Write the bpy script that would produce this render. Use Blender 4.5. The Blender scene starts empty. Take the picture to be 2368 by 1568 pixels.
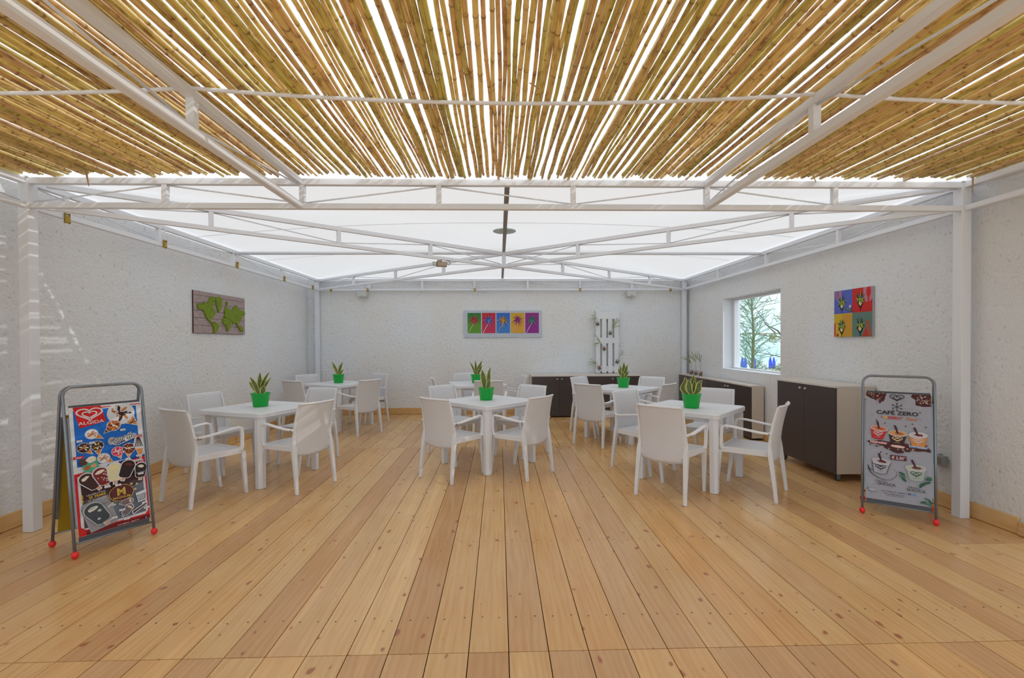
import bpy, bmesh, math, random
from mathutils import Vector, Matrix
R = math.radians
random.seed(7)
S = bpy.context.scene
COL = S.collection
PI = math.pi

# ------------------------------------------------------------------ camera
YAW, PITCH, ROLL, FPX, CY, EYE = 0.0272, -0.0108, -0.0042, 1090.0, 803.41, 1.42
fw = Vector((math.sin(YAW) * math.cos(PITCH), math.cos(YAW) * math.cos(PITCH), math.sin(PITCH)))
rt = Vector((math.cos(YAW), -math.sin(YAW), 0))
up = rt.cross(fw)
r2 = rt * math.cos(ROLL) + up * math.sin(ROLL)
u2 = -rt * math.sin(ROLL) + up * math.cos(ROLL)
cd = bpy.data.cameras.new('camera')
cam = bpy.data.objects.new('camera', cd)
COL.objects.link(cam)
cam.matrix_world = Matrix(((r2.x, u2.x, -fw.x, 0), (r2.y, u2.y, -fw.y, 0), (r2.z, u2.z, -fw.z, EYE), (0, 0, 0, 1)))
cd.sensor_width = 36.0
cd.lens = 36.0 * FPX / 2368.0
cd.shift_y = (CY - 784.0) / 2368.0
cd.clip_start = 0.05
cd.clip_end = 500
S.camera = cam

# ------------------------------------------------------------------ light and exposure
S.view_settings.view_transform = 'Standard'
S.view_settings.look = 'None'
S.view_settings.gamma = 1
S.view_settings.exposure = 0.46
S.view_settings.use_curve_mapping = False
w = bpy.data.worlds.new('sky')
S.world = w
w.use_nodes = True
nt = w.node_tree
nt.nodes.clear()
wo = nt.nodes.new('ShaderNodeOutputWorld')
bg = nt.nodes.new('ShaderNodeBackground')
tc = nt.nodes.new('ShaderNodeTexCoord')
sx = nt.nodes.new('ShaderNodeSeparateXYZ')
cr = nt.nodes.new('ShaderNodeValToRGB')
nt.links.new(tc.outputs['Generated'], sx.inputs[0])
nt.links.new(sx.outputs['Z'], cr.inputs[0])
nt.links.new(cr.outputs[0], bg.inputs[0])
nt.links.new(bg.outputs[0], wo.inputs[0])
e = cr.color_ramp.elements
e[0].position = 0.0
e[0].color = (0.58, 0.82, 0.92, 1)
e[1].position = 0.11
e[1].color = (0.80, 0.89, 1.0, 1)
e2 = e.new(0.5)
e2.color = (0.86, 0.92, 1.0, 1)
bg.inputs[1].default_value = 1.12
sd = bpy.data.lights.new('sun', 'SUN')
sd.energy = 1.0
sd.angle = R(0.6)
sd.color = (1.0, 0.96, 0.88)
sun = bpy.data.objects.new('sun', sd)
COL.objects.link(sun)
sun.rotation_euler = Vector((0.74, -0.33, 0.57)).to_track_quat('Z', 'Y').to_euler()


# ------------------------------------------------------------------ materials
def mat(name, col, rough=0.5, metal=0.0, spec=0.5, bump=0.0, bscale=40.0, var=0.0, vscale=3.0, coat=0.0, stretch=None):
    m = bpy.data.materials.new(name)
    m.use_nodes = True
    t = m.node_tree
    b = t.nodes['Principled BSDF']
    b.inputs['Base Color'].default_value = (*col, 1)
    b.inputs['Roughness'].default_value = rough
    b.inputs['Metallic'].default_value = metal
    b.inputs['Specular IOR Level'].default_value = spec
    b.inputs['Coat Weight'].default_value = coat
    tcn = t.nodes.new('ShaderNodeTexCoord')
    src = tcn.outputs['Object']
    if stretch:
        mp = t.nodes.new('ShaderNodeMapping')
        mp.inputs['Scale'].default_value = stretch
        t.links.new(src, mp.inputs[0])
        src = mp.outputs[0]
    if True:
        n = t.nodes.new('ShaderNodeTexNoise')
        n.inputs['Scale'].default_value = vscale
        n.inputs['Detail'].default_value = 4
        t.links.new(src, n.inputs['Vector'])
        mx = t.nodes.new('ShaderNodeMix')
        mx.data_type = 'RGBA'
        v = max(var, 0.02)
        mx.inputs['A'].default_value = (*[c * (1 - v) for c in col], 1)
        mx.inputs['B'].default_value = (*[min(1, c * (1 + v)) for c in col], 1)
        t.links.new(n.outputs['Fac'], mx.inputs['Factor'])
        t.links.new(mx.outputs['Result'], b.inputs['Base Color'])
    if bump:
        n2 = t.nodes.new('ShaderNodeTexNoise')
        n2.inputs['Scale'].default_value = bscale
        n2.inputs['Detail'].default_value = 5
        t.links.new(src, n2.inputs['Vector'])
        bp = t.nodes.new('ShaderNodeBump')
        bp.inputs['Strength'].default_value = bump
        bp.inputs['Distance'].default_value = 0.01
        t.links.new(n2.outputs['Fac'], bp.inputs['Height'])
        t.links.new(bp.outputs[0], b.inputs['Normal'])
    return m


def flat(name, col, rough=0.42, coat=0.06):
    """printed ink"""
    m = bpy.data.materials.new(name)
    m.use_nodes = True
    b = m.node_tree.nodes['Principled BSDF']
    b.inputs['Base Color'].default_value = (*col, 1)
    b.inputs['Roughness'].default_value = rough
    b.inputs['Coat Weight'].default_value = coat
    b.inputs['Coat Roughness'].default_value = 0.12
    b.inputs['Specular IOR Level'].default_value = 0.25
    return m


def srgb(r, g, b):
    f = lambda c: (c / 255 / 12.92) if c / 255 <= 0.04045 else ((c / 255 + 0.055) / 1.055) ** 2.4
    return (f(r), f(g), f(b))


_ink = {}


def ink(r, g, b, k=1.05):
    key = (r, g, b)
    if key not in _ink:
        _ink[key] = flat('ink', tuple(min(0.93, c * k) for c in srgb(r, g, b)))
    return _ink[key]


M = {}
M['steel'] = mat('white_painted_steel', (0.79, 0.81, 0.86), 0.35, var=0.03, vscale=6)
M['steelrust'] = mat('zinc_plated_metal', (0.50, 0.36, 0.10), 0.4, metal=0.7, var=0.4, vscale=60)
M['rod'] = mat('white_cable_sleeve', (0.80, 0.82, 0.86), 0.5)
M['pole_metal'] = mat('weathered_aluminium', (0.34, 0.30, 0.26), 0.45, metal=0.4, var=0.3, vscale=20, stretch=(1, .1, 1))
M['grey_tube'] = mat('grey_enamelled_tube', (0.22, 0.24, 0.27), 0.3, metal=0.5)
M['dark_grey'] = mat('dark_grey_plastic', (0.06, 0.06, 0.07), 0.4)
M['red_plastic'] = mat('red_plastic', (0.85, 0.02, 0.02), 0.35)
M['pot'] = mat('green_plastic', (0.0, 0.42, 0.045), 0.4)
M['gravel'] = mat('white_gravel', (0.75, 0.74, 0.70), 0.9, bump=1, bscale=90, var=0.3, vscale=90)
M['laminate'] = mat('beige_laminate', (0.66, 0.58, 0.49), 0.4, var=0.05, vscale=12, stretch=(1, 1, .15))
M['top_lam'] = mat('cream_laminate', (0.70, 0.64, 0.57), 0.35, var=0.06, vscale=15)
M['door'] = mat('dark_brown_laminate', (0.055, 0.042, 0.040), 0.32, var=0.12, vscale=5)
M['knob'] = mat('brushed_knob', (0.75, 0.74, 0.72), 0.3, metal=0.5)
M['rubber'] = mat('black_rubber', (0.03, 0.03, 0.03), 0.6)
M['brass'] = mat('gold_zinc', (0.42, 0.28, 0.05), 0.4, metal=0.6, var=0.3, vscale=80)
M['strap'] = mat('white_webbing', (0.78, 0.78, 0.78), 0.8)
M['speaker'] = mat('ivory_plastic', (0.60, 0.60, 0.56), 0.5)
M['beige_plastic'] = mat('beige_metal', (0.40, 0.31, 0.23), 0.5)
M['vent'] = mat('grey_vent_plastic', (0.62, 0.70, 0.69), 0.5)
M['pallet'] = mat('white_painted_wood', (0.82, 0.83, 0.86), 0.55, bump=.15, bscale=30, stretch=(8, 8, 1))
M['cork'] = mat('brown_potting_fibre', (0.30, 0.19, 0.09), 0.9, var=.4, vscale=120)
M['blue_cloth'] = mat('blue_canvas', (0.05, 0.12, 0.75), 0.8, var=.15, vscale=4)
M['white_paint'] = mat('white_paint', (0.82, 0.82, 0.83), 0.45)
M['winframe'] = mat('white_window_plastic', (0.80, 0.82, 0.86), 0.35)
M['sand'] = mat('pale_sand', (0.72, 0.70, 0.62), 0.9, var=.08, vscale=.8)
M['sea'] = mat('sea_water', (0.42, 0.72, 0.78), 0.35, var=.15, vscale=.2)
M['bark'] = mat('bark', (0.22, 0.22, 0.12), 0.8, var=.3, vscale=20)
M['darkbark'] = mat('dark_twig', (0.13, 0.11, 0.08), 0.8, var=.3, vscale=20)
M['foliage'] = mat('green_needles', (0.20, 0.36, 0.17), 0.6, var=.5, vscale=4)
M['olive'] = mat('olive_leaves', (0.30, 0.33, 0.12), 0.6, var=.4, vscale=4)
M['socket'] = mat('grey_socket_plastic', (0.32, 0.33, 0.33), 0.4)
M['socket_cover'] = mat('brown_socket_insert', (0.25, 0.20, 0.16), 0.4)
M['stick'] = mat('dry_cane', (0.45, 0.27, 0.10), 0.7)


def nodes(m):
    t = m.node_tree
    return t, t.nodes, t.links, t.nodes['Principled BSDF']


def stucco():
    m = bpy.data.materials.new('rough_white_stucco')
    m.use_nodes = True
    t, N, L, b = nodes(m)
    tcn = N.new('ShaderNodeTexCoord')
    n1 = N.new('ShaderNodeTexNoise')
    n1.inputs['Scale'].default_value = 32
    n1.inputs['Detail'].default_value = 6
    n1.inputs['Roughness'].default_value = 0.62
    n2 = N.new('ShaderNodeTexNoise')
    n2.inputs['Scale'].default_value = 1.1
    n2.inputs['Detail'].default_value = 3
    n3 = N.new('ShaderNodeTexVoronoi')
    n3.inputs['Scale'].default_value = 26
    for n in (n1, n2, n3):
        L.new(tcn.outputs['Object'], n.inputs['Vector'])
    # shade of the small pits, painted into the colour
    r1 = N.new('ShaderNodeValToRGB')
    r1.color_ramp.elements[0].position = 0.28
    r1.color_ramp.elements[0].color = (0.62, 0.61, 0.60, 1)
    r1.color_ramp.elements[1].position = 0.40
    r1.color_ramp.elements[1].color = (1, 1, 1, 1)
    L.new(n1.outputs['Fac'], r1.inputs[0])
    r2_ = N.new('ShaderNodeValToRGB')
    r2_.color_ramp.elements[0].position = 0.35
    r2_.color_ramp.elements[0].color = (0.88, 0.87, 0.85, 1)
    r2_.color_ramp.elements[1].position = 0.62
    r2_.color_ramp.elements[1].color = (0.88, 0.90, 0.93, 1)
    L.new(n2.outputs['Fac'], r2_.inputs[0])
    mx = N.new('ShaderNodeMix')
    mx.data_type = 'RGBA'
    mx.blend_type = 'MULTIPLY'
    mx.inputs['Factor'].default_value = 0.8
    L.new(r2_.outputs[0], mx.inputs['A'])
    L.new(r1.outputs[0], mx.inputs['B'])
    L.new(mx.outputs['Result'], b.inputs['Base Color'])
    b.inputs['Roughness'].default_value = 0.9
    b.inputs['Specular IOR Level'].default_value = 0.2
    ad = N.new('ShaderNodeMath')
    ad.operation = 'MULTIPLY_ADD'
    L.new(n3.outputs['Distance'], ad.inputs[0])
    ad.inputs[1].default_value = 0.12
    L.new(n1.outputs['Fac'], ad.inputs[2])
    bp = N.new('ShaderNodeBump')
    bp.inputs['Strength'].default_value = 1.0
    bp.inputs['Distance'].default_value = 0.021
    L.new(ad.outputs[0], bp.inputs['Height'])
    L.new(bp.outputs[0], b.inputs['Normal'])
    return m


M['stucco'] = stucco()


def pine():
    m = bpy.data.materials.new('varnished_pine')
    m.use_nodes = True
    t, N, L, b = nodes(m)
    tcn = N.new('ShaderNodeTexCoord')
    at = N.new('ShaderNodeAttribute')
    at.attribute_name = 'tint'
    # shift texture per plank
    cmb = N.new('ShaderNodeCombineXYZ')
    ml = N.new('ShaderNodeMath')
    ml.operation = 'MULTIPLY'
    ml.inputs[1].default_value = 37.0
    L.new(at.outputs['Fac'], ml.inputs[0])
    L.new(ml.outputs[0], cmb.inputs[1])
    L.new(ml.outputs[0], cmb.inputs[2])
    va = N.new('ShaderNodeVectorMath')
    L.new(tcn.outputs['Object'], va.inputs[0])
    L.new(cmb.outputs[0], va.inputs[1])
    # grain
    mp = N.new('ShaderNodeMapping')
    mp.inputs['Scale'].default_value = (1, 0.045, 1)
    L.new(va.outputs[0], mp.inputs[0])
    g = N.new('ShaderNodeTexNoise')
    g.inputs['Scale'].default_value = 55
    g.inputs['Detail'].default_value = 5
    L.new(mp.outputs[0], g.inputs['Vector'])
    g2 = N.new('ShaderNodeTexNoise')
    g2.inputs['Scale'].default_value = 2.2
    g2.inputs['Detail'].default_value = 3
    L.new(va.outputs[0], g2.inputs['Vector'])
    # rings
    mp2 = N.new('ShaderNodeMapping')
    mp2.inputs['Scale'].default_value = (1, 0.16, 1)
    L.new(va.outputs[0], mp2.inputs[0])
    wv = N.new('ShaderNodeTexWave')
    wv.inputs['Scale'].default_value = 9
    wv.inputs['Distortion'].default_value = 9
    wv.inputs['Detail'].default_value = 2
    wv.inputs['Detail Scale'].default_value = 1.0
    L.new(mp2.outputs[0], wv.inputs['Vector'])
    # knots
    mp3 = N.new('ShaderNodeMapping')
    mp3.inputs['Scale'].default_value = (1, 0.62, 1)
    L.new(va.outputs[0], mp3.inputs[0])
    kd = N.new('ShaderNodeTexNoise')
    kd.inputs['Scale'].default_value = 18
    kd.inputs['Detail'].default_value = 2
    L.new(mp3.outputs[0], kd.inputs['Vector'])
    va2 = N.new('ShaderNodeVectorMath')
    va2.operation = 'MULTIPLY_ADD'
    L.new(kd.outputs['Color'], va2.inputs[0])
    va2.inputs[1].default_value = (0.035, 0.05, 0)
    L.new(mp3.outputs[0], va2.inputs[2])
    vo = N.new('ShaderNodeTexVoronoi')
    vo.voronoi_dimensions = '2D'
    vo.inputs['Scale'].default_value = 6.2
    L.new(va2.outputs[0], vo.inputs['Vector'])
    # vary knot size by cell colour
    sc = N.new('ShaderNodeSeparateColor')
    L.new(vo.outputs['Color'], sc.inputs[0])
    ks = N.new('ShaderNodeMapRange')
    ks.inputs['From Min'].default_value = 0.25
    ks.inputs['From Max'].default_value = 1.0
    ks.inputs['To Min'].default_value = 0.0
    ks.inputs['To Max'].default_value = 0.085
    L.new(sc.outputs[0], ks.inputs['Value'])
    sb = N.new('ShaderNodeMath')
    sb.operation = 'SUBTRACT'
    L.new(ks.outputs[0], sb.inputs[0])
    L.new(vo.outputs['Distance'], sb.inputs[1])
    kr = N.new('ShaderNodeMapRange')
    kr.inputs['From Min'].default_value = -0.035
    kr.inputs['From Max'].default_value = 0.02
    L.new(sb.outputs[0], kr.inputs['Value'])
    # base colours
    c1 = N.new('ShaderNodeValToRGB')
    el = c1.color_ramp.elements
    el[0].position = 0.0
    el[0].color = (0.63, 0.38, 0.175, 1)
    el[1].position = 1.0
    el[1].color = (0.80, 0.57, 0.29, 1)
    q = el.new(0.35)
    q.color = (0.68, 0.44, 0.225, 1)
    q = el.new(0.6)
    q.color = (0.76, 0.52, 0.25, 1)
    q = el.new(0.8)
    q.color = (0.74, 0.455, 0.19, 1)
    L.new(at.outputs['Fac'], c1.inputs[0])

    def mul(a, fac, col):
        x = N.new('ShaderNodeMix')
        x.data_type = 'RGBA'
        x.blend_type = 'MULTIPLY'
        L.new(a, x.inputs['A'])
        x.inputs['B'].default_value = (*col, 1)
        L.new(fac, x.inputs['Factor'])
        return x.outputs['Result']

    def rng(s, a, bb, c, d):
        x = N.new('ShaderNodeMapRange')
        x.inputs['From Min'].default_value = a
        x.inputs['From Max'].default_value = bb
        x.inputs['To Min'].default_value = c
        x.inputs['To Max'].default_value = d
        L.new(s, x.inputs['Value'])
        return x.outputs[0]
    o = mul(c1.outputs[0], rng(g.outputs['Fac'], 0.42, 0.68, 0, 0.55), (0.88, 0.76, 0.62))
    o = mul(o, rng(wv.outputs['Fac'], 0.35, 0.95, 0, 0.42), (0.93, 0.80, 0.66))
    o = mul(o, rng(g2.outputs['Fac'], 0.35, 0.7, 0.0, 0.8), (0.97, 0.88, 0.80))
    kn = N.new('ShaderNodeMix')
    kn.data_type = 'RGBA'
    L.new(o, kn.inputs['A'])
    kn.inputs['B'].default_value = (0.36, 0.10, 0.045, 1)
    kp = N.new('ShaderNodeMath')
    kp.operation = 'POWER'
    kp.inputs[1].default_value = 1.8
    L.new(kr.outputs[0], kp.inputs[0])
    kk = N.new('ShaderNodeMath')
    kk.operation = 'MULTIPLY'
    kk.inputs[1].default_value = 0.8
    L.new(kp.outputs[0], kk.inputs[0])
    L.new(kk.outputs[0], kn.inputs['Factor'])
    L.new(kn.outputs['Result'], b.inputs['Base Color'])
    L.new(rng(g2.outputs['Fac'], 0.3, 0.7, 0.30, 0.16), b.inputs['Roughness'])
    b.inputs['Specular IOR Level'].default_value = 0.35
    bp = N.new('ShaderNodeBump')
    bp.inputs['Strength'].default_value = 0.12
    bp.inputs['Distance'].default_value = 0.003
    L.new(g.outputs['Fac'], bp.inputs['Height'])
    L.new(bp.outputs[0], b.inputs['Normal'])
    return m


M['pine'] = pine()


def weave(name, plane='XZ', mc=(0.60, 0.585, 0.585), st=0.85):
    m = bpy.data.materials.new(name)
    m.use_nodes = True
    t, N, L, b = nodes(m)
    tcn = N.new('ShaderNodeTexCoord')
    sp = N.new('ShaderNodeSeparateXYZ')
    L.new(tcn.outputs['Object'], sp.inputs[0])
    cm = N.new('ShaderNodeCombineXYZ')
    a, c = {'XZ': ('X', 'Z'), 'XY': ('X', 'Y'), 'DZ': ('X', 'Z')}[plane]
    if plane == 'DZ':
        ad = N.new('ShaderNodeMath')
        ad.operation = 'ADD'
        L.new(sp.outputs['X'], ad.inputs[0])
        L.new(sp.outputs['Y'], ad.inputs[1])
        L.new(ad.outputs[0], cm.inputs[0])
    else:
        L.new(sp.outputs[a], cm.inputs[0])
    L.new(sp.outputs[c], cm.inputs[1])
    br = N.new('ShaderNodeTexBrick')
    br.inputs['Scale'].default_value = 1
    br.inputs['Brick Width'].default_value = 0.0245
    br.inputs['Row Height'].default_value = 0.0105
    br.inputs['Mortar Size'].default_value = 0.0017
    br.inputs['Mortar Smooth'].default_value = 0.8
    br.inputs['Color1'].default_value = (0.83, 0.83, 0.85, 1)
    br.inputs['Color2'].default_value = (0.81, 0.81, 0.84, 1)
    br.inputs['Mortar'].default_value = (*mc, 1)
    L.new(cm.outputs[0], br.inputs['Vector'])
    L.new(br.outputs['Color'], b.inputs['Base Color'])
    b.inputs['Roughness'].default_value = 0.45
    iv = N.new('ShaderNodeMath')
    iv.operation = 'SUBTRACT'
    iv.inputs[0].default_value = 1
    L.new(br.outputs['Fac'], iv.inputs[1])
    bp = N.new('ShaderNodeBump')
    bp.inputs['Strength'].default_value = st
    bp.inputs['Distance'].default_value = 0.002
    L.new(iv.outputs[0], bp.inputs['Height'])
    L.new(bp.outputs[0], b.inputs['Normal'])
    return m


M['weave_back'] = weave('woven_white_resin_back', 'XZ')
M['weave_seat'] = weave('woven_white_resin_seat', 'XY')
M['weave_leg'] = weave('woven_white_resin_leg', 'DZ', (0.75, 0.74, 0.75), 0.4)
M['resin'] = mat('smooth_white_resin', (0.84, 0.84, 0.86), 0.4)
M['resin_top'] = mat('white_resin_tabletop', (0.80, 0.81, 0.84), 0.38, bump=.1, bscale=200)


def reedmat():
    m = bpy.data.materials.new('dry_reed')
    m.use_nodes = True
    t, N, L, b = nodes(m)
    at = N.new('ShaderNodeAttribute')
    at.attribute_name = 'tint'
    rg = N.new('ShaderNodeAttribute')
    rg.attribute_name = 'ring'
    tcn = N.new('ShaderNodeTexCoord')
    c1 = N.new('ShaderNodeValToRGB')
    el = c1.color_ramp.elements
    el[0].position = 0.0
    el[0].color = (0.62, 0.56, 0.16, 1)
    el[1].position = 1.0
    el[1].color = (0.72, 0.53, 0.30, 1)
    for p, c in ((0.2, (0.84, 0.68, 0.30, 1)), (0.45, (0.88, 0.70, 0.36, 1)), (0.6, (0.72, 0.64, 0.22, 1)), (0.78, (0.84, 0.62, 0.32, 1))):
        q = el.new(p)
        q.color = c
    L.new(at.outputs['Fac'], c1.inputs[0])
    n = N.new('ShaderNodeTexNoise')
    n.inputs['Scale'].default_value = 30
    n.inputs['Detail'].default_value = 6
    n.inputs['Roughness'].default_value = .65
    mp = N.new('ShaderNodeMapping')
    mp.inputs['Scale'].default_value = (1.6, 0.35, 1.6)
    L.new(tcn.outputs['Object'], mp.inputs[0])
    L.new(mp.outputs[0], n.inputs['Vector'])
    r = N.new('ShaderNodeMapRange')
    r.inputs['From Min'].default_value = 0.50
    r.inputs['From Max'].default_value = 0.66
    r.inputs['To Max'].default_value = 0.95
    L.new(n.outputs['Fac'], r.inputs['Value'])
    mx = N.new('ShaderNodeMix')
    mx.data_type = 'RGBA'
    mx.blend_type = 'MULTIPLY'
    mx.inputs['B'].default_value = (0.55, 0.42, 0.34, 1)
    L.new(c1.outputs[0], mx.inputs['A'])
    L.new(r.outputs[0], mx.inputs['Factor'])
    m2 = N.new('ShaderNodeMix')
    m2.data_type = 'RGBA'
    m2.blend_type = 'MULTIPLY'
    m2.inputs['B'].default_value = (0.40, 0.22, 0.12, 1)
    L.new(mx.outputs['Result'], m2.inputs['A'])
    L.new(rg.outputs['Fac'], m2.inputs['Factor'])
    L.new(m2.outputs['Result'], b.inputs['Base Color'])
    b.inputs['Transmission Weight'].default_value = 0.0
    b.inputs['Roughness'].default_value = 0.5
    tl = N.new('ShaderNodeBsdfTranslucent')
    L.new(m2.outputs['Result'], tl.inputs[0])
    ms_ = N.new('ShaderNodeMixShader')
    ms_.inputs[0].default_value = 0.38
    L.new(b.outputs[0], ms_.inputs[1])
    L.new(tl.outputs[0], ms_.inputs[2])
    L.new(ms_.outputs[0], N['Material Output'].inputs[0])
    return m


M['reed'] = reedmat()


def fabric():
    m = bpy.data.materials.new('white_translucent_canvas')
    m.use_nodes = True
    t, N, L, b = nodes(m)
    out = N['Material Output']
    N.remove(b)
    df = N.new('ShaderNodeBsdfDiffuse')
    df.inputs[0].default_value = (0.86, 0.86, 0.86, 1)
    tr = N.new('ShaderNodeBsdfTranslucent')
    tr.inputs[0].default_value = (0.93, 0.92, 0.90, 1)
    mx = N.new('ShaderNodeMixShader')
    mx.inputs[0].default_value = 0.43
    tcn = N.new('ShaderNodeTexCoord')
    n = N.new('ShaderNodeTexNoise')
    n.inputs['Scale'].default_value = 60
    L.new(tcn.outputs['Object'], n.inputs['Vector'])
    bp = N.new('ShaderNodeBump')
    bp.inputs['Strength'].default_value = 0.1
    bp.inputs['Distance'].default_value = 0.002
    L.new(n.outputs['Fac'], bp.inputs['Height'])
    L.new(bp.outputs[0], df.inputs['Normal'])
    L.new(df.outputs[0], mx.inputs[1])
    L.new(tr.outputs[0], mx.inputs[2])
    L.new(mx.outputs[0], out.inputs[0])
    return m


M['fabric'] = fabric()
M['seam'] = mat('stitched_seam', (0.42, 0.42, 0.43), 0.9)


def glass(name='clear_glass', tint=(0.97, 0.99, 1.0), gl=0.05):
    m = bpy.data.materials.new(name)
    m.use_nodes = True
    t, N, L, b = nodes(m)
    out = N['Material Output']
    N.remove(b)
    tr = N.new('ShaderNodeBsdfTransparent')
    tr.inputs[0].default_value = (*tint, 1)
    g = N.new('ShaderNodeBsdfGlossy')
    g.inputs['Roughness'].default_value = 0.03
    mx = N.new('ShaderNodeMixShader')
    mx.inputs[0].default_value = gl
    L.new(tr.outputs[0], mx.inputs[1])
    L.new(g.outputs[0], mx.inputs[2])
    L.new(mx.outputs[0], out.inputs[0])
    return m


M['glass'] = glass()
M['plastic_clear'] = glass('clear_cup_plastic', (0.88, 0.90, 0.90))


def leafmat():
    m = bpy.data.materials.new('variegated_leaf')
    m.use_nodes = True
    t, N, L, b = nodes(m)
    at = N.new('ShaderNodeAttribute')
    at.attribute_name = 'edge'
    al = N.new('ShaderNodeAttribute')
    al.attribute_name = 'along'
    wv = N.new('ShaderNodeTexNoise')
    cm = N.new('ShaderNodeCombineXYZ')
    L.new(al.outputs['Fac'], cm.inputs[0])
    mu = N.new('ShaderNodeMath')
    mu.operation = 'MULTIPLY'
    mu.inputs[1].default_value = .12
    L.new(at.outputs['Fac'], mu.inputs[0])
    L.new(mu.outputs[0], cm.inputs[1])
    L.new(cm.outputs[0], wv.inputs['Vector'])
    wv.inputs['Scale'].default_value = 26
    wv.inputs['Detail'].default_value = 2
    r = N.new('ShaderNodeValToRGB')
    r.color_ramp.elements[0].position = 0.42
    r.color_ramp.elements[0].color = (0.035, 0.075, 0.018, 1)
    r.color_ramp.elements[1].position = 0.58
    r.color_ramp.elements[1].color = (0.17, 0.22, 0.055, 1)
    L.new(wv.outputs['Fac'], r.inputs[0])
    e_ = N.new('ShaderNodeMapRange')
    e_.inputs['From Min'].default_value = 0.66
    e_.inputs['From Max'].default_value = 0.80
    L.new(at.outputs['Fac'], e_.inputs['Value'])
    mx = N.new('ShaderNodeMix')
    mx.data_type = 'RGBA'
    L.new(e_.outputs[0], mx.inputs['Factor'])
    L.new(r.outputs[0], mx.inputs['A'])
    mx.inputs['B'].default_value = (0.66, 0.60, 0.13, 1)
    L.new(mx.outputs['Result'], b.inputs['Base Color'])
    b.inputs['Roughness'].default_value = 0.4
    return m


M['leaf'] = leafmat()


def mossmat():
    m = mat('green_moss', (0.20, 0.29, 0.02), 0.95, bump=1, bscale=80, var=.6, vscale=45)
    return m


M['moss'] = mossmat()
M['oldplank'] = mat('weathered_grey_pink_planks', (0.40, 0.31, 0.30), 0.8, var=.55, vscale=14, stretch=(1, 1, 6))
M['darkgap'] = mat('dark_gap', (0.05, 0.02, 0.02), 0.9)


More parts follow.
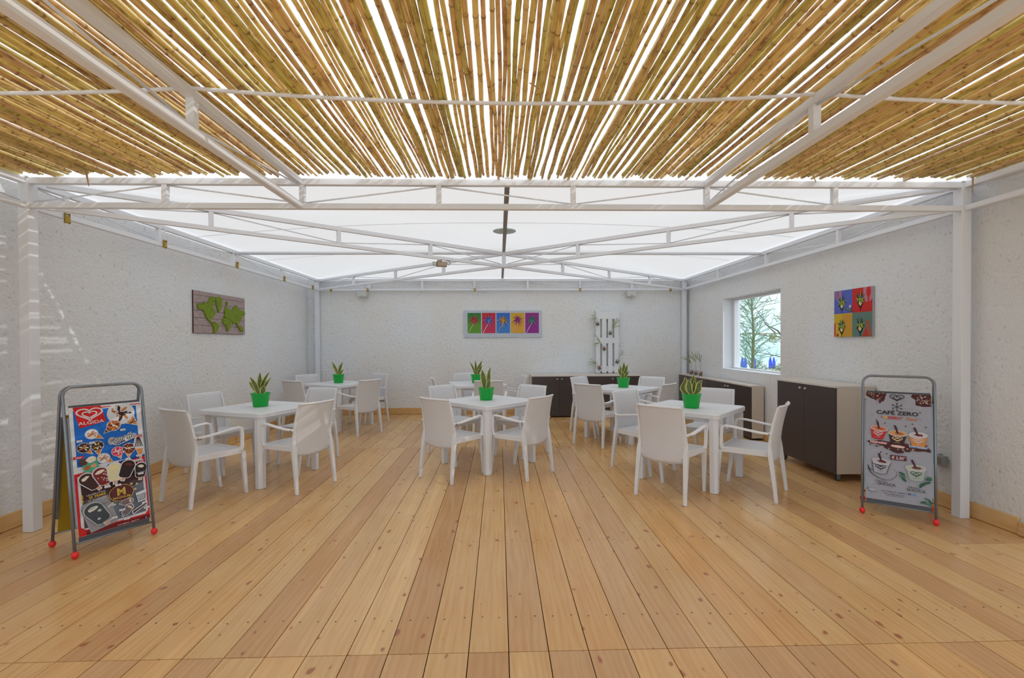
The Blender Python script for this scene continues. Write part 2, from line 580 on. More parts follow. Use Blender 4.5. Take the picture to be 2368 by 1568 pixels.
# ------------------------------------------------------------------ mesh builder
class MB:
    def __init__(s):
        s.v = []; s.f = []; s.m = []; s.t = []; s.attr = {}

    def box(s, cx, cy, cz, sx_, sy_, sz_, mi=0, rot=None, tint=None):
        n = len(s.v)
        for i in (-.5, .5):
            for j in (-.5, .5):
                for k in (-.5, .5):
                    p = Vector((i * sx_, j * sy_, k * sz_))
                    if rot is not None:
                        p = rot @ p
                    s.v.append((cx + p.x, cy + p.y, cz + p.z))
        for q in ((0, 1, 3, 2), (4, 6, 7, 5), (0, 4, 5, 1), (2, 3, 7, 6), (0, 2, 6, 4), (1, 5, 7, 3)):
            s.f.append([n + a for a in q]); s.m.append(mi)
        if tint is not None:
            s.t += [tint] * 8
        return s

    def bx(s, x0, x1, y0, y1, z0, z1, mi=0, tint=None):
        return s.box((x0 + x1) / 2, (y0 + y1) / 2, (z0 + z1) / 2, abs(x1 - x0), abs(y1 - y0), abs(z1 - z0), mi, None, tint)

    def bar(s, p0, p1, w_=0.04, h_=0.04, mi=0):
        p0 = Vector(p0); p1 = Vector(p1)
        d = (p1 - p0)
        ln = d.length
        d.normalize()
        a = Vector((0, 0, 1))
        if abs(d.z) > .95:
            a = Vector((0, 1, 0))
        x = d.cross(a).normalized()
        z = x.cross(d)
        rot = Matrix((x, d, z)).transposed()
        c = (p0 + p1) / 2
        return s.box(c.x, c.y, c.z, w_, ln, h_, mi, rot)

    def tube(s, pts, r, n=8, mi=0, cap=True, closed=False, rr=None):
        pts = [Vector(p) for p in pts]
        k = len(pts)
        rings = []
        prev = None
        for i, p in enumerate(pts):
            if closed:
                d = pts[(i + 1) % k] - pts[i - 1]
            else:
                d = pts[min(i + 1, k - 1)] - pts[max(i - 1, 0)]
            d.normalize()
            if prev is None:
                a = Vector((0, 0, 1)) if abs(d.z) < .9 else Vector((0, 1, 0))
                x = d.cross(a).normalized()
            else:
                x = (prev - d * prev.dot(d)).normalized()
            prev = x
            y = d.cross(x)
            rad = rr[i] if rr else r
            st = len(s.v)
            for j in range(n):
                an = 2 * PI * j / n
                q = p + (x * math.cos(an) + y * math.sin(an)) * rad
                s.v.append(tuple(q))
            rings.append(st)
        for i in range(k if closed else k - 1):
            a = rings[i]; b_ = rings[(i + 1) % k]
            for j in range(n):
                s.f.append([a + j, a + (j + 1) % n, b_ + (j + 1) % n, b_ + j]); s.m.append(mi)
        if cap and not closed:
            s.f.append([rings[0] + j for j in range(n)][::-1]); s.m.append(mi)
            s.f.append([rings[-1] + j for j in range(n)]); s.m.append(mi)
        return s

    def lathe(s, prof, n=24, mi=0, c=(0, 0, 0), cap0=True, cap1=True):
        rings = []
        for (r_, z_) in prof:
            st = len(s.v)
            for j in range(n):
                an = 2 * PI * j / n
                s.v.append((c[0] + r_ * math.cos(an), c[1] + r_ * math.sin(an), c[2] + z_))
            rings.append(st)
        for i in range(len(prof) - 1):
            a, b_ = rings[i], rings[i + 1]
            for j in range(n):
                s.f.append([a + j, a + (j + 1) % n, b_ + (j + 1) % n, b_ + j]); s.m.append(mi)
        if cap0:
            s.f.append([rings[0] + j for j in range(n)][::-1]); s.m.append(mi)
        if cap1:
            s.f.append([rings[-1] + j for j in range(n)]); s.m.append(mi)
        return s

    def sphere(s, c, r, n=12, mi=0, sz=1.0):
        prof = []
        k = n // 2
        for i in range(k + 1):
            a = -PI / 2 + PI * i / k
            prof.append((max(r * math.cos(a), 1e-4), r * math.sin(a) * sz))
        return s.lathe(prof, n, mi, c)

    def poly(s, pts, mi=0):
        n = len(s.v)
        s.v += [tuple(p) for p in pts]
        s.f.append(list(range(n, n + len(pts)))); s.m.append(mi)
        return s

    def grid(s, fn, nu, nv, mi=0):
        n = len(s.v)
        for i in range(nu + 1):
            for j in range(nv + 1):
                s.v.append(tuple(fn(i / nu, j / nv)))
        for i in range(nu):
            for j in range(nv):
                a = n + i * (nv + 1) + j
                s.f.append([a, a + nv + 1, a + nv + 2, a + 1]); s.m.append(mi)
        return s

    def build(s, name, mats, parent=None, smooth=False, bevel=0, solid=0, kind=None, auto=None):
        me = bpy.data.meshes.new(name)
        me.from_pydata(s.v, [], s.f)
        if not isinstance(mats, (list, tuple)):
            mats = [mats]
        for m in mats:
            me.materials.append(m)
        me.polygons.foreach_set('material_index', s.m)
        if smooth:
            me.polygons.foreach_set('use_smooth', [True] * len(s.f))
        if s.t:
            a = me.attributes.new('tint', 'FLOAT', 'POINT')
            a.data.foreach_set('value', s.t)
        for k, v_ in s.attr.items():
            a = me.attributes.new(k, 'FLOAT', 'POINT')
            a.data.foreach_set('value', v_)
        me.validate()
        me.update()
        o = bpy.data.objects.new(name, me)
        COL.objects.link(o)
        if parent is not None:
            o.parent = parent
        if solid:
            md = o.modifiers.new('solid', 'SOLIDIFY')
            md.thickness = solid
            md.offset = 0
        if bevel:
            md = o.modifiers.new('bevel', 'BEVEL')
            md.width = bevel
            md.segments = 2
            md.limit_method = 'ANGLE'
            md.angle_limit = R(40)
        if kind:
            o['kind'] = kind
        return o


def thing(name, label, cat, loc=(0, 0, 0), rz=0.0, group=None):
    o = bpy.data.objects.new(name, None)
    o.empty_display_size = .1
    COL.objects.link(o)
    o.location = loc
    o.rotation_euler = (0, 0, rz)
    o['label'] = label
    o['category'] = cat
    if group:
        o['group'] = group
    return o


def tag(o, label, cat, group=None, kind=None):
    o['label'] = label
    o['category'] = cat
    if group:
        o['group'] = group
    if kind:
        o['kind'] = kind
    return o


def kids(o):
    return [c for c in COL.objects if c.parent == o]


def copy_tree(o, parent=None, ch=None):
    c = o.copy()
    COL.objects.link(c)
    c.parent = parent
    for k in (ch if ch is not None else kids(o)):
        copy_tree(k, c)
    return c


# ------------------------------------------------------------------ dimensions
XL, XR = -3.524, 3.665       # inner faces of the posts
YF, YB = 3.64, 9.317         # front faces of the front and back posts
ZU, ZL = 2.674, 2.446        # top of upper chord, bottom of lower chord
WLX, WRX, WBY = -3.77, 3.80, 9.42
TUB = 0.046

# ------------------------------------------------------------------ setting: floor
f = MB()
f.bx(-4.02, 5.9, -3.8, 9.42, -0.06, -0.032, 1, tint=0.5)
PW = 0.184
x0 = 0.04 - PW * 22
k = 0
rnd = random.Random(3)
for i in range(54):
    xa = x0 + i * PW
    xb = xa + PW - 0.0045
    if xb < WLX - .2 or xa > WRX + 2.2:
        continue
    xb2 = min(xb, 6.4)
    segs = ((-3.8, 2.145), (2.150, 6.398), (6.402, 9.42)) if xa < 3.1 else ((-3.8, 2.145), (2.150, 3.186), (3.190, 6.398), (6.402, 9.42))
    for (ya, yb) in segs:
        ta = rnd.random()
        if xa > 3.1 and ya == 2.150:
            ta = .97
        a, b_ = xa, xb2
        if ya > 6:
            a += .05; b_ += .05
        if xa > WRX - .02 and ya > 3.1:
            continue
        if ya > 3.1:
            b_ = min(b_, WRX)
        if a < -3.77 and b_ > -3.77:
            pass
        f.bx(a, b_, ya, yb, -0.03, 0.0 + rnd.uniform(-.0012, 0.0), 0, tint=ta)
floor = f.build('floor', [M['pine'], M['darkgap']], kind='structure')
# screws of the deck
scr = MB()
for i in range(43):
    xa = x0 + i * PW
    if xa < -3.6 or xa > 3.6:
        continue
    for yy in (1.83, 1.80, 2.42, 3.36, 6.28, 6.52):
        if yy == 1.83:
            continue
        for dx in (0.045, 0.14):
            c = (xa + dx + rnd.uniform(-.008, .008), yy + rnd.uniform(-.012, .012), 0.0006)
            scr.poly([(c[0] + .0045 * math.cos(a * PI / 4), c[1] + .0045 * math.sin(a * PI / 4), c[2]) for a in range(8)])
scr.build('deck_screws', M['dark_grey'], parent=floor, kind='stuff')

# ------------------------------------------------------------------ setting: walls
WT = .30
o = MB().bx(WLX - .25, WRX + WT, WBY, WBY + .25, -.05, 2.683).build('wall_back', M['stucco'], kind='structure')
wl = MB()
wl.bx(WLX - .25, WLX, YF + .02, WBY, -.05, 2.683)
wl.bx(WLX - .25, WLX, 1.6, YF + .02, -.05, 2.47)
wl.build('wall_left', M['stucco'], kind='structure')
wr = MB()
WY0, WY1, WZ0, WZ1 = 6.27, 7.93, .95, 2.14
wr.bx(WRX, WRX + WT, 3.19, YF + .1, -.05, 2.95)
wr.bx(WRX, WRX + WT, YF + .1, WY0, -.05, 2.683)
wr.bx(WRX, WRX + WT, WY1, WBY, -.05, 2.683)
wr.bx(WRX, WRX + WT, WY0, WY1, -.05, WZ0)
wr.bx(WRX, WRX + WT, WY0, WY1, WZ1, 2.683)
wr.build('wall_right', M['stucco'], kind='structure')
# smooth painted reveal, frame and pane of the window
wn = MB()
wn.bx(WRX + .002, WRX + WT, WY0, WY1, WZ0 - .001, WZ0 + .012)
wn.bx(WRX + .002, WRX + WT, WY1 - .012, WY1 + .001, WZ0 + .012, WZ1 - .001)
fx0, fx1 = WRX + .17, WRX + .24
wn.bx(fx0, fx1, WY0, WY1 - .012, WZ0 + .012, WZ0 + .035)
wn.bx(fx0, fx1, WY1 - .075, WY1 - .012, WZ0 + .035, WZ1)
wn.bx(fx0, fx1, WY0, WY0 + .05, WZ0 + .035, WZ1)
wn.bx(fx0, fx1, WY0 + .05, WY1 - .075, WZ1 - .035, WZ1)
win = wn.build('window_1', M['winframe'], kind='structure', bevel=.003)
MB().bx(fx0 + .03, fx0 + .036, WY0 + .05, WY1 - .075, WZ0 + .035, WZ1 - .035).build('window_pane', M['glass'], parent=win)

# baseboards
def base(name, x0, x1, y0, y1, t):
    return MB().bx(x0, x1, y0, y1, 0.002, .125, tint=t).build(name, M['pine'], kind='structure', bevel=.004)


base('baseboard_left', WLX, WLX + .02, 1.6, WBY, .65)
base('baseboard_right', WRX - .02, WRX, 3.325, WBY, .95)
base('baseboard_back', WLX + .02, WRX - .02, WBY - .02, WBY, .7)
MB().bx(WRX - .045, WRX - .003, 3.18, 3.315, 0.002, .10, tint=.3).build('trim_1', M['pine'], kind='structure', bevel=.012)

# ------------------------------------------------------------------ outside ground
MB().bx(-60, 90, -60, 46, -1.62, -1.5).build('ground', M['sand'], kind='structure')
MB().bx(-400, 400, 46, 420, -1.75, -1.56).build('sea', M['sea'], kind='structure')

# ------------------------------------------------------------------ steel frame
PWD = .078


def post(x0, y0, h, label):
    t = thing('steel_post', label, 'post', (x0 + PWD / 2, y0 + PWD / 2, 0))
    MB().box(0, 0, h / 2, PWD, PWD, h).build('post_tube', M['steel'], t, bevel=.004)
    MB().box(0, 0, h + .004, PWD + .01, PWD + .01, .008).build('cap_plate', M['steel'], t)
    return t


post(XL - PWD, YF, ZU, 'white square steel post at the front left, beside the ice cream poster stand')
post(XR, YF, ZU, 'white square steel post at the front right, beside the coffee poster stand')
post(XL - PWD, YB, ZU - .02, 'white steel post in the back left corner of the room')
post(XR, YB, ZU - .02, 'white steel post in the back right corner behind the low cabinets')


def truss(name, label, p0, p1, ups, start=0, braces=True, ends=(True, True), zu=ZU, zl=ZL, tu=TUB, tl=.042, uw=.038, rod=.006, ext=True, seg=None):
    """ups: fractions along the truss where uprights stand"""
    p0 = Vector((p0[0], p0[1], 0)); p1 = Vector((p1[0], p1[1], 0))
    mid = (p0 + p1) / 2
    t = thing(name, label, 'truss', (mid.x, mid.y, zl))
    off = Vector((mid.x, mid.y, zl))
    A = lambda fr, z: tuple(p0 + (p1 - p0) * fr + Vector((0, 0, z)) - off)
    MB().bar(A(0, zu - tu / 2), A(1, zu - tu / 2), tu, tu).build('upper_chord', M['steel'], t, bevel=.003)
    MB().bar(A(0, zl + tl / 2), A(1, zl + tl / 2), tl, tl).build('lower_chord', M['steel'], t, bevel=.003)
    d = (p1 - p0).normalized()
    ang = math.atan2(d.y, d.x)
    rot = Matrix.Rotation(ang, 3, 'Z')
    for u in ups:
        c = A(u, (zl + tl + zu - tu) / 2)
        MB().box(c[0], c[1], c[2], uw, uw, zu - zl - tu - tl, 0, rot).build('upright', M['steel'], t)
    pts = [0] + list(ups) + [1]
    if braces:
        g = 0.02 / (p1 - p0).length
        for i in range(len(pts) - 1):
            a, b_ = pts[i] + g, pts[i + 1] - g
            lo, hi = zl + tl + rod, zu - tu - rod
            if (i + start) % 2 == 0:
                q = (A(a, lo), A(b_, hi))
            else:
                q = (A(a, hi), A(b_, lo))
            MB().tube(q, rod, 6).build('brace_rod', M['steel'], t, smooth=True)
    return t


UPX = [-2.53, -1.50, -0.46, 0.58, 1.63, 2.65]
fr = lambda xs, a, b_: [(x - a) / (b_ - a) for x in xs]
truss('front_truss', 'white steel lattice beam spanning the room front below the reed roof edge', (XL, YF + .025), (XR, YF + .025), fr(UPX, XL, XR), start=0)
truss('back_truss', 'white steel lattice beam along the top of the back wall', (XL, YB + .03), (XR, YB + .03), fr([-2.54, -1.51, -.48, .57, 1.61, 2.65], XL, XR), start=1, tl=.036)
truss('side_truss', 'white steel lattice beam along the left wall carrying brass buckles', (XL - .04, YF + PWD), (XL - .04, YB), [(y - YF - PWD) / (YB - YF - PWD) for y in (5.05, 6.42, 7.85)], start=1)
truss('side_truss', 'white steel lattice beam along the right wall above the window', (XR + .04, YF + PWD), (XR + .04, YB), [(y - YF - PWD) / (YB - YF - PWD) for y in (5.05, 6.44, 7.87)], start=1)
truss('side_truss', 'white lattice beam at the left edge running forward from the front left post', (XL - .04, YF), (XL - .04, -1.0), [.28, .56, .84], start=0)
truss('side_truss', 'white lattice beam under the reeds running forward from the front right post', (XR + .04, YF), (XR + .04, -1.0), [.28, .56, .84], start=1)
CXM, CYM = (XL + XR) / 2, (YF + YB + PWD) / 2
DU = (0.24, 0.5, 0.75)
for lab, px_, py_ in (('white diagonal lattice beam from the front left post to the roof centre, holding the floodlight', XL + .06, YF + .08),
                      ('white diagonal lattice beam from the front right post to the roof centre', XR - .06, YF + .08),
                      ('white diagonal lattice beam from the back left corner to the roof centre', XL + .04, YB - .02),
                      ('white diagonal lattice beam from the back right corner to the roof centre', XR - .04, YB - .02)):
    sgx = 1 if px_ < 0 else -1
    sgy = 1 if py_ < 5 else -1
    truss('diagonal_truss', lab, (px_, py_), (CXM - sgx * .03, CYM - sgy * .024), DU, start=0, zu=ZU - .012, zl=ZL + .004, tu=.042, tl=.038)
t = thing('centre_post', 'short white steel hub post where the four diagonal beams meet', 'post', (CXM, CYM, ZL))
MB().box(0, 0, .115, .055, .055, .20).build('hub_tube', M['steel'], t, bevel=.003)
MB().box(0, 0, .006, .10, .10, .008).build('hub_plate', M['steel'], t)
# cross tubes
o = MB().tube([(XL + .0, CYM, ZU - .028), (CXM - .09, CYM, ZU - .022)], .022, 10).build('cross_tube', M['steel'], smooth=True)
tag(o, 'white horizontal tube from the left wall beam to the roof centre', 'tube')
o = MB().tube([(CXM + .09, CYM, ZU - .022), (XR, CYM, ZU - .028)], .022, 10).build('cross_tube', M['steel'], smooth=True)
tag(o, 'white horizontal tube from the roof centre to the right wall beam', 'tube')
rb = MB()
rb.bar((CXM + .0, YF + .05, ZU + .020), (CXM, YB - .02, ZU + .016), .042, .024)
rb.bar((CXM - .012, YF + .05, ZU + .006), (CXM - .012, YB - .02, ZU + .002), .006, .014)
rb.bar((CXM + .012, YF + .05, ZU + .006), (CXM + .012, YB - .02, ZU + .002), .006, .014)
o = rb.build('ridge_rail', M['pole_metal'])
tag(o, 'long brown grey metal rail under the canopy centre, running front to back', 'rail')
# near longitudinal beams under the reeds
for lab, xx, st in (('white lattice beam under the reed roof, left of centre, running towards the viewer', -1.515, 1),
                    ('white lattice beam under the reed roof, right of centre, running towards the viewer', 1.625, 0)):
    truss('roof_truss', lab, (xx, YF + .0), (xx, -1.0), [(YF - y) / (YF + 1) for y in (2.39, 1.12, -.1)], start=st, tu=.046, tl=.044, uw=.04, zl=ZL + .0)
# sagging cable across
cb = MB()


def cable(xa, za, xb, zb, sag, n=14):
    return [(xa + (xb - xa) * i / n, 2.39 - .03, za + (zb - za) * i / n - sag * 4 * (i / n) * (1 - i / n)) for i in range(n + 1)]


zt = ZU - .004
pts = cable(XL, zt, -1.515, zt, .035) + cable(-1.515, zt, 1.625, zt + .004, .062, 24)[1:] + cable(1.625, zt + .004, XR, zt, .035)[1:]
o = cb.tube(pts, .010, 8).build('cross_cable', M['rod'], smooth=True)
tag(o, 'thin white sleeved cable sagging across the room just beneath the reeds', 'cable')

# ------------------------------------------------------------------ reed roof
def sag(x, y):
    s_ = 0
    if -1.515 < x < 1.625:
        u = (x + 1.515) / 3.14
        s_ = .060 * 4 * u * (1 - u)
    elif x <= -1.515:
        u = min(max((x - XL) / (-1.515 - XL), 0), 1)
        s_ = .03 * 4 * u * (1 - u)
    else:
        u = min(max((x - 1.625) / (XR - 1.625), 0), 1)
        s_ = .03 * 4 * u * (1 - u)
    e_ = 1.0
    if y > 2.36:
        e_ = max(0, 1 - (y - 2.36) / 1.3)
    return s_ * (0.25 + .75 * e_)


def reed(mb, x, rnd, zoff, y1=None):
    y0 = -2.6 + rnd.uniform(0, .2)  # unseen rear stretch lengthened to keep the sun patch off the visible floor
    y1 = y1 or (3.60 + rnd.gauss(0, .035))
    r0 = rnd.uniform(.0100, .0140)
    tp = rnd.choice((1, -1))
    tint = rnd.random()
    ph = rnd.uniform(0, 6)
    amp = rnd.uniform(.002, .009)
    lean = rnd.gauss(0, .010)
    y = y0
    pts, rr, ring = [], [], []
    node = y0 + rnd.uniform(.02, .25)
    ys = []
    n_ = node
    while n_ < y1 - .02:
        ys.append(n_)
        n_ += rnd.uniform(.15, .34) if n_ < 2.6 else rnd.uniform(.10, .20)
    seq = [(y0, 0)]
    for q in ys:
        rs = rnd.uniform(.2, .8)
        seq += [(q - .008, 0), (q - .002, rs), (q + .003, rs), (q + .010, .0)]
    # midpoints
    full = []
    for i, (q, rg) in enumerate(seq):
        if i and q - full[-1][0] > .06:
            full.append(((q + full[-1][0]) / 2, 0))
        full.append((q, rg))
    full.append((y1, 0))
    full = sorted(full)
    kx = 0
    for (q, rg) in full:
        t_ = (q - y0) / (y1 - y0)
        xx = x + lean * (t_ - .5) * 2 + amp * math.sin(q * 2.1 + ph) + .003 * math.sin(q * 7 + ph * 2)
        rad = r0 * (1 - .33 * (t_ if tp > 0 else 1 - t_))
        bulge = 1 + .10 * (rg > .12)
        zz = ZU + .0135 + .006 + zoff - sag(xx, q)
        pts.append((xx, q, zz))
        rr.append(rad * bulge)
        ring.append(rg)
    n0 = len(mb.v)
    mb.tube(pts, 0, 7, rr=rr)
    mb.t += [tint] * (len(mb.v) - n0)
    for rg in ring:
        mb.attr.setdefault('ring', []).extend([rg] * 7)


rr_ = random.Random(11)
canopy = thing('reed_roof', 'roof of dry golden reeds laid side by side over the front of the room', 'roof', (0, 0, 0))
xs = []
x = -4.05
while x < 8.5:  # reeds beyond the right wall are unseen, added to block the sun
    xs.append(x)
    gap = rr_.uniform(.0205, .0315)
    if rr_.random() < .10:
        gap += rr_.uniform(.004, .010)
    if rr_.random() < .18:
        gap = .018
    x += gap
order = sorted(xs, key=lambda q: abs(q - .1))
near = set(order[:100])
rest = MB()
for x in xs:
    if x in near:
        m_ = MB()
        reed(m_, x, rr_, rr_.uniform(0, .006))
        m_.build('reed', M['reed'], canopy, smooth=True)
    else:
        reed(rest, x, rr_, rr_.uniform(0, .008))
# second thin layer lying on top
for i in range(170):
    x = rr_.uniform(-4.0, 8.0)
    if abs(x - .1) < 1.3 and rr_.random() < .7:
        continue
    reed(rest, x, rr_, .026)
rest.build('reeds', M['reed'], canopy, smooth=True, kind='stuff')
# loose husks hanging from the reeds
hk = MB()
hk.attr['ring'] = []
for (x, y, dz, dx) in ((-2.98, 3.5, .115, .012), (3.66, 3.55, .13, 0.004), (-2.4, 3.3, .05, .05), (2.28, 3.4, .09, .05), (-1.75, 3.5, .05, .05), (.15, 2.2, .03, .05)):
    z = ZU + .012 - sag(x, y)
    n0 = len(hk.v)
    hk.poly([(x - .009, y, z), (x + .009, y, z), (x + dx + .003, y + .01, z - dz), (x + dx - .003, y + .01, z - dz * .97)])
    hk.poly([(x - .009, y + .002, z), (x + dx - .003, y + .012, z - dz * .97), (x + dx + .003, y + .012, z - dz), (x + .009, y + .002, z)])
    hk.t += [.9] * 8
    hk.attr['ring'] += [.35] * 8
hk.build('loose_husk', M['reed'], canopy, kind='stuff')

# ------------------------------------------------------------------ canvas canopy
def cz(x, y):
    u = (x - CXM) / 3.72
    v = (y - CYM) / 2.86
    u = max(-1, min(1, u)); v = max(-1, min(1, v))
    return ZU + .012 + .20 * (1 - abs(u) ** 2.2) * (1 - abs(v) ** 2.0)


CX0, CX1, CY0, CY1 = WLX - .03, WRX + .03, YF + .02, WBY + .06
cn = thing('canvas_canopy', 'white translucent fabric canopy stretched over the back room', 'canopy', (0, 0, 0))
MB().grid(lambda a, b_: (CX0 + (CX1 - CX0) * a, CY0 + (CY1 - CY0) * b_, cz(CX0 + (CX1 - CX0) * a, CY0 + (CY1 - CY0) * b_)), 40, 40).build('canvas', M['fabric'], cn, smooth=True)
for yy in (5.72, 7.35):
    MB().grid(lambda a, b_: (CX0 + .2 + (CX1 - CX0 - .4) * a, yy + .012 * b_, cz(CX0 + .2 + (CX1 - CX0 - .4) * a, yy) - .003), 40, 1).build('seam', M['seam'], cn)
v_ = MB()
v_.lathe([(.150, .0), (.150, .012), (.135, .016)], 32, cap1=True)
for a in range(16):
    an = a * PI / 8
    v_.box(.085 * math.cos(an), .085 * math.sin(an), -.005, .10, .012, .008, 0, Matrix.Rotation(an + .35, 3, 'Z'))
vent = v_.build('roof_vent', M['vent'])
vent.location = (.075, 6.15, cz(.075, 6.15) - .02)
tag(vent, 'round grey ribbed vent in the canopy, crossed by the metal rail', 'vent')

# ------------------------------------------------------------------ straps with buckles
def buckle_proto():
    t = thing('ratchet_strap', '', 'strap')
    b = MB()
    for s_ in (-1, 1):
        b.box(s_ * .016, 0, 0, .004, .02, .085)
    b.tube([(-.02, 0, -.028), (.02, 0, -.028)], .011, 10)
    b.tube([(-.02, 0, .035), (.02, 0, .035)], .005, 8)
    b.box(0, -.008, -.005, .028, .004, .045)
    b.build('ratchet_buckle', M['brass'], t, bevel=.001)
    s2 = MB()
    s2.box(0, .004, .10, .026, .003, .14)
    s2.build('webbing', M['strap'], t)
    return t


bk = buckle_proto()
bkk = kids(bk)
first = True
BL = [(XL - .008, 3.97, 2.45, 90, 'lying sideways nearest the front left post'), (XL - .008, 5.10, 2.475, 90, 'at the first upright'),
      (XL - .008, 6.48, 2.48, 90, 'at the middle upright'), (XL - .008, 7.88, 2.48, 90, 'at the third upright'), (XL - .008, 9.06, 2.475, 90, 'nearest the back corner')]
for (x, y, z, a, pl) in BL:
    o = bk if first else copy_tree(bk, None, bkk)
    first = False
    o.location = (x, y, z)
    o.rotation_euler = (0, R(90) if 'sideways' in pl else 0, R(a))
    if 'sideways' in pl:
        o.rotation_euler = (R(0), R(0), R(70))
    o['label'] = 'brass ratchet buckle on the left wall beam, ' + pl
    o['category'] = 'strap'
    o['group'] = 'ratchet straps tying the canopy down'
BB = [(-3.28, 'nearest the back left corner'), (-2.57, 'above the left speaker'), (-.475, 'left of the palm picture'), (1.61, 'above the white pallet'), (3.42, 'nearest the back right corner')]
for (x, pl) in BB:
    o = copy_tree(bk, None, bkk)
    o.location = (x, YB + .000, 2.455)
    o.rotation_euler = (0, 0, 0)
    o.scale = (1, 1, .8)
    o['label'] = 'small brass ratchet buckle on the back wall beam, ' + pl
    o['category'] = 'strap'
    o['group'] = 'ratchet straps tying the canopy down'

# ------------------------------------------------------------------ speakers, floodlight, socket
for x, lab in ((-2.675, 'small ivory loudspeaker under the back beam on the left'), (2.63, 'small ivory loudspeaker under the back beam above the white pallet')):
    t = thing('wall_speaker', lab, 'speaker', (x, YB + .0, 2.37), 0, 'pair of wall loudspeakers')
    b = MB()
    prof = [(-.10, .055), (.10, .055), (.088, -.055), (-.088, -.055)]
    n0 = len(b.v)
    for yy, k_ in ((-.04, .96), (.06, 1)):
        for (a, c) in prof:
            b.v.append((a * k_, yy, c * k_))
    b.f += [[0, 3, 2, 1], [4, 5, 6, 7], [0, 1, 5, 4], [1, 2, 6, 5], [2, 3, 7, 6], [3, 0, 4, 7]]
    b.m += [0] * 6
    b.build('cabinet', M['speaker'], t, bevel=.008)
    MB().box(0, -.041, -.035, .035, .003, .008).build('badge', M['dark_grey'], t)
    MB().bx(-.02, .02, .058, .105, -.02, .055).build('bracket', M['speaker'], t)
t = thing('floodlight', 'small beige floodlight hanging under the diagonal beam near the roof centre', 'lamp', (-.74, 5.93, 2.40), R(12))
MB().box(.03, 0, .0, .12, .09, .055).build('housing', M['beige_plastic'], t, bevel=.004)
MB().box(-.065, 0, .005, .05, .075, .042).build('front_hood', M['speaker'], t, bevel=.003)
MB().box(-.03, 0, .002, .014, .08, .05).build('collar', M['darkbark'], t)
MB().tube([(.09, 0, .01), (.12, 0, -.01), (.135, 0, .02), (.12, 0, .045), (.09, 0, .048)], .004, 6).build('cable', M['dark_grey'], t, smooth=True)
MB().box(0, 0, .037, .06, .03, .025).build('mounting_bracket', M['beige_plastic'], t)
t = thing('wall_socket', 'grey surface mounted socket box low on the right wall behind the front right post', 'socket', (WRX - .001, 3.93, .395))
MB().box(-.024, 0, 0, .05, .10, .085).build('socket_box', M['socket'], t, bevel=.006)
MB().box(-.05, 0, 0, .006, .065, .05).build('socket_insert', M['socket_cover'], t, bevel=.002)
MB().tube([(-.02, .0, .042), (-.02, .0, .055)], .012, 8).build('conduit', M['socket'], t)

# ------------------------------------------------------------------ tables
def make_table():
    t = thing('cafe_table', '', 'table')
    s_ = .42
    rc = .045

    def outline(sz, r_, n=5):
        p = []
        for (cx, cy, a0) in ((sz - r_, sz - r_, 0), (-sz + r_, sz - r_, 90), (-sz + r_, -sz + r_, 180), (sz - r_, -sz + r_, 270)):
            for i in range(n + 1):
                a = R(a0 + 90 * i / n)
                p.append((cx + r_ * math.cos(a), cy + r_ * math.sin(a)))
        return p
    b = MB()
    o1 = outline(s_, rc); o2 = outline(s_ - .006, rc); n = len(o1)
    lv = [(o2, .693, 1), (o1, .697, 1), (o1, .733, 1), (o2, .740, 0)]
    for (ol, z, _) in lv:
        b.v += [(x, y, z) for x, y in ol]
    for k_ in range(3):
        for i in range(n):
            b.f.append([k_ * n + i, k_ * n + (i + 1) % n, (k_ + 1) * n + (i + 1) % n, (k_ + 1) * n + i]); b.m.append(1 if k_ < 2 else 0)
    b.f.append([3 * n + i for i in range(n)]); b.m.append(0)
    b.f.append([i for i in range(n)][::-1]); b.m.append(1)
    b.build('tabletop', [M['resin_top'], M['weave_leg']], t)
    MB().bx(-.33, .33, -.34, -.32, .66, .693).bx(-.33, .33, .32, .34, .66, .693).bx(-.34, -.32, -.32, .32, .66, .693).bx(.32, .34, -.32, .32, .66, .693).build('apron', M['resin'], t)
    for sx_, sy_ in ((1, 1), (-1, 1), (-1, -1), (1, -1)):
        a, c = .075, .028
        prof = [(0, 0), (-a, 0), (-a, -a), (-a + .0, -a), (0, -a)]
        # outer corner chamfered
        prof = [(-a, -a), (0, -a), (0, -c), (-c, 0), (-a, 0)]
        b = MB()
        cx, cy = .405 * sx_, .405 * sy_
        for z, k_ in ((0, .88), (.694, 1.0)):
            for (px_, py_) in prof:
                b.v.append((cx + px_ * sx_ * k_, cy + py_ * sy_ * k_, z))
        m_ = 5
        fl = sx_ * sy_ > 0
        for i in range(m_):
            q = [i, (i + 1) % m_, m_ + (i + 1) % m_, m_ + i]
            b.f.append(q if fl else q[::-1]); b.m.append(0)
        q = [0, 1, 2, 3, 4]
        b.f.append(q[::-1] if fl else q); b.m.append(0)
        b.f.append([5 + i for i in q] if fl else [5 + i for i in q][::-1]); b.m.append(0)
        b.build('leg', M['weave_leg'], t, bevel=.003)
    return t


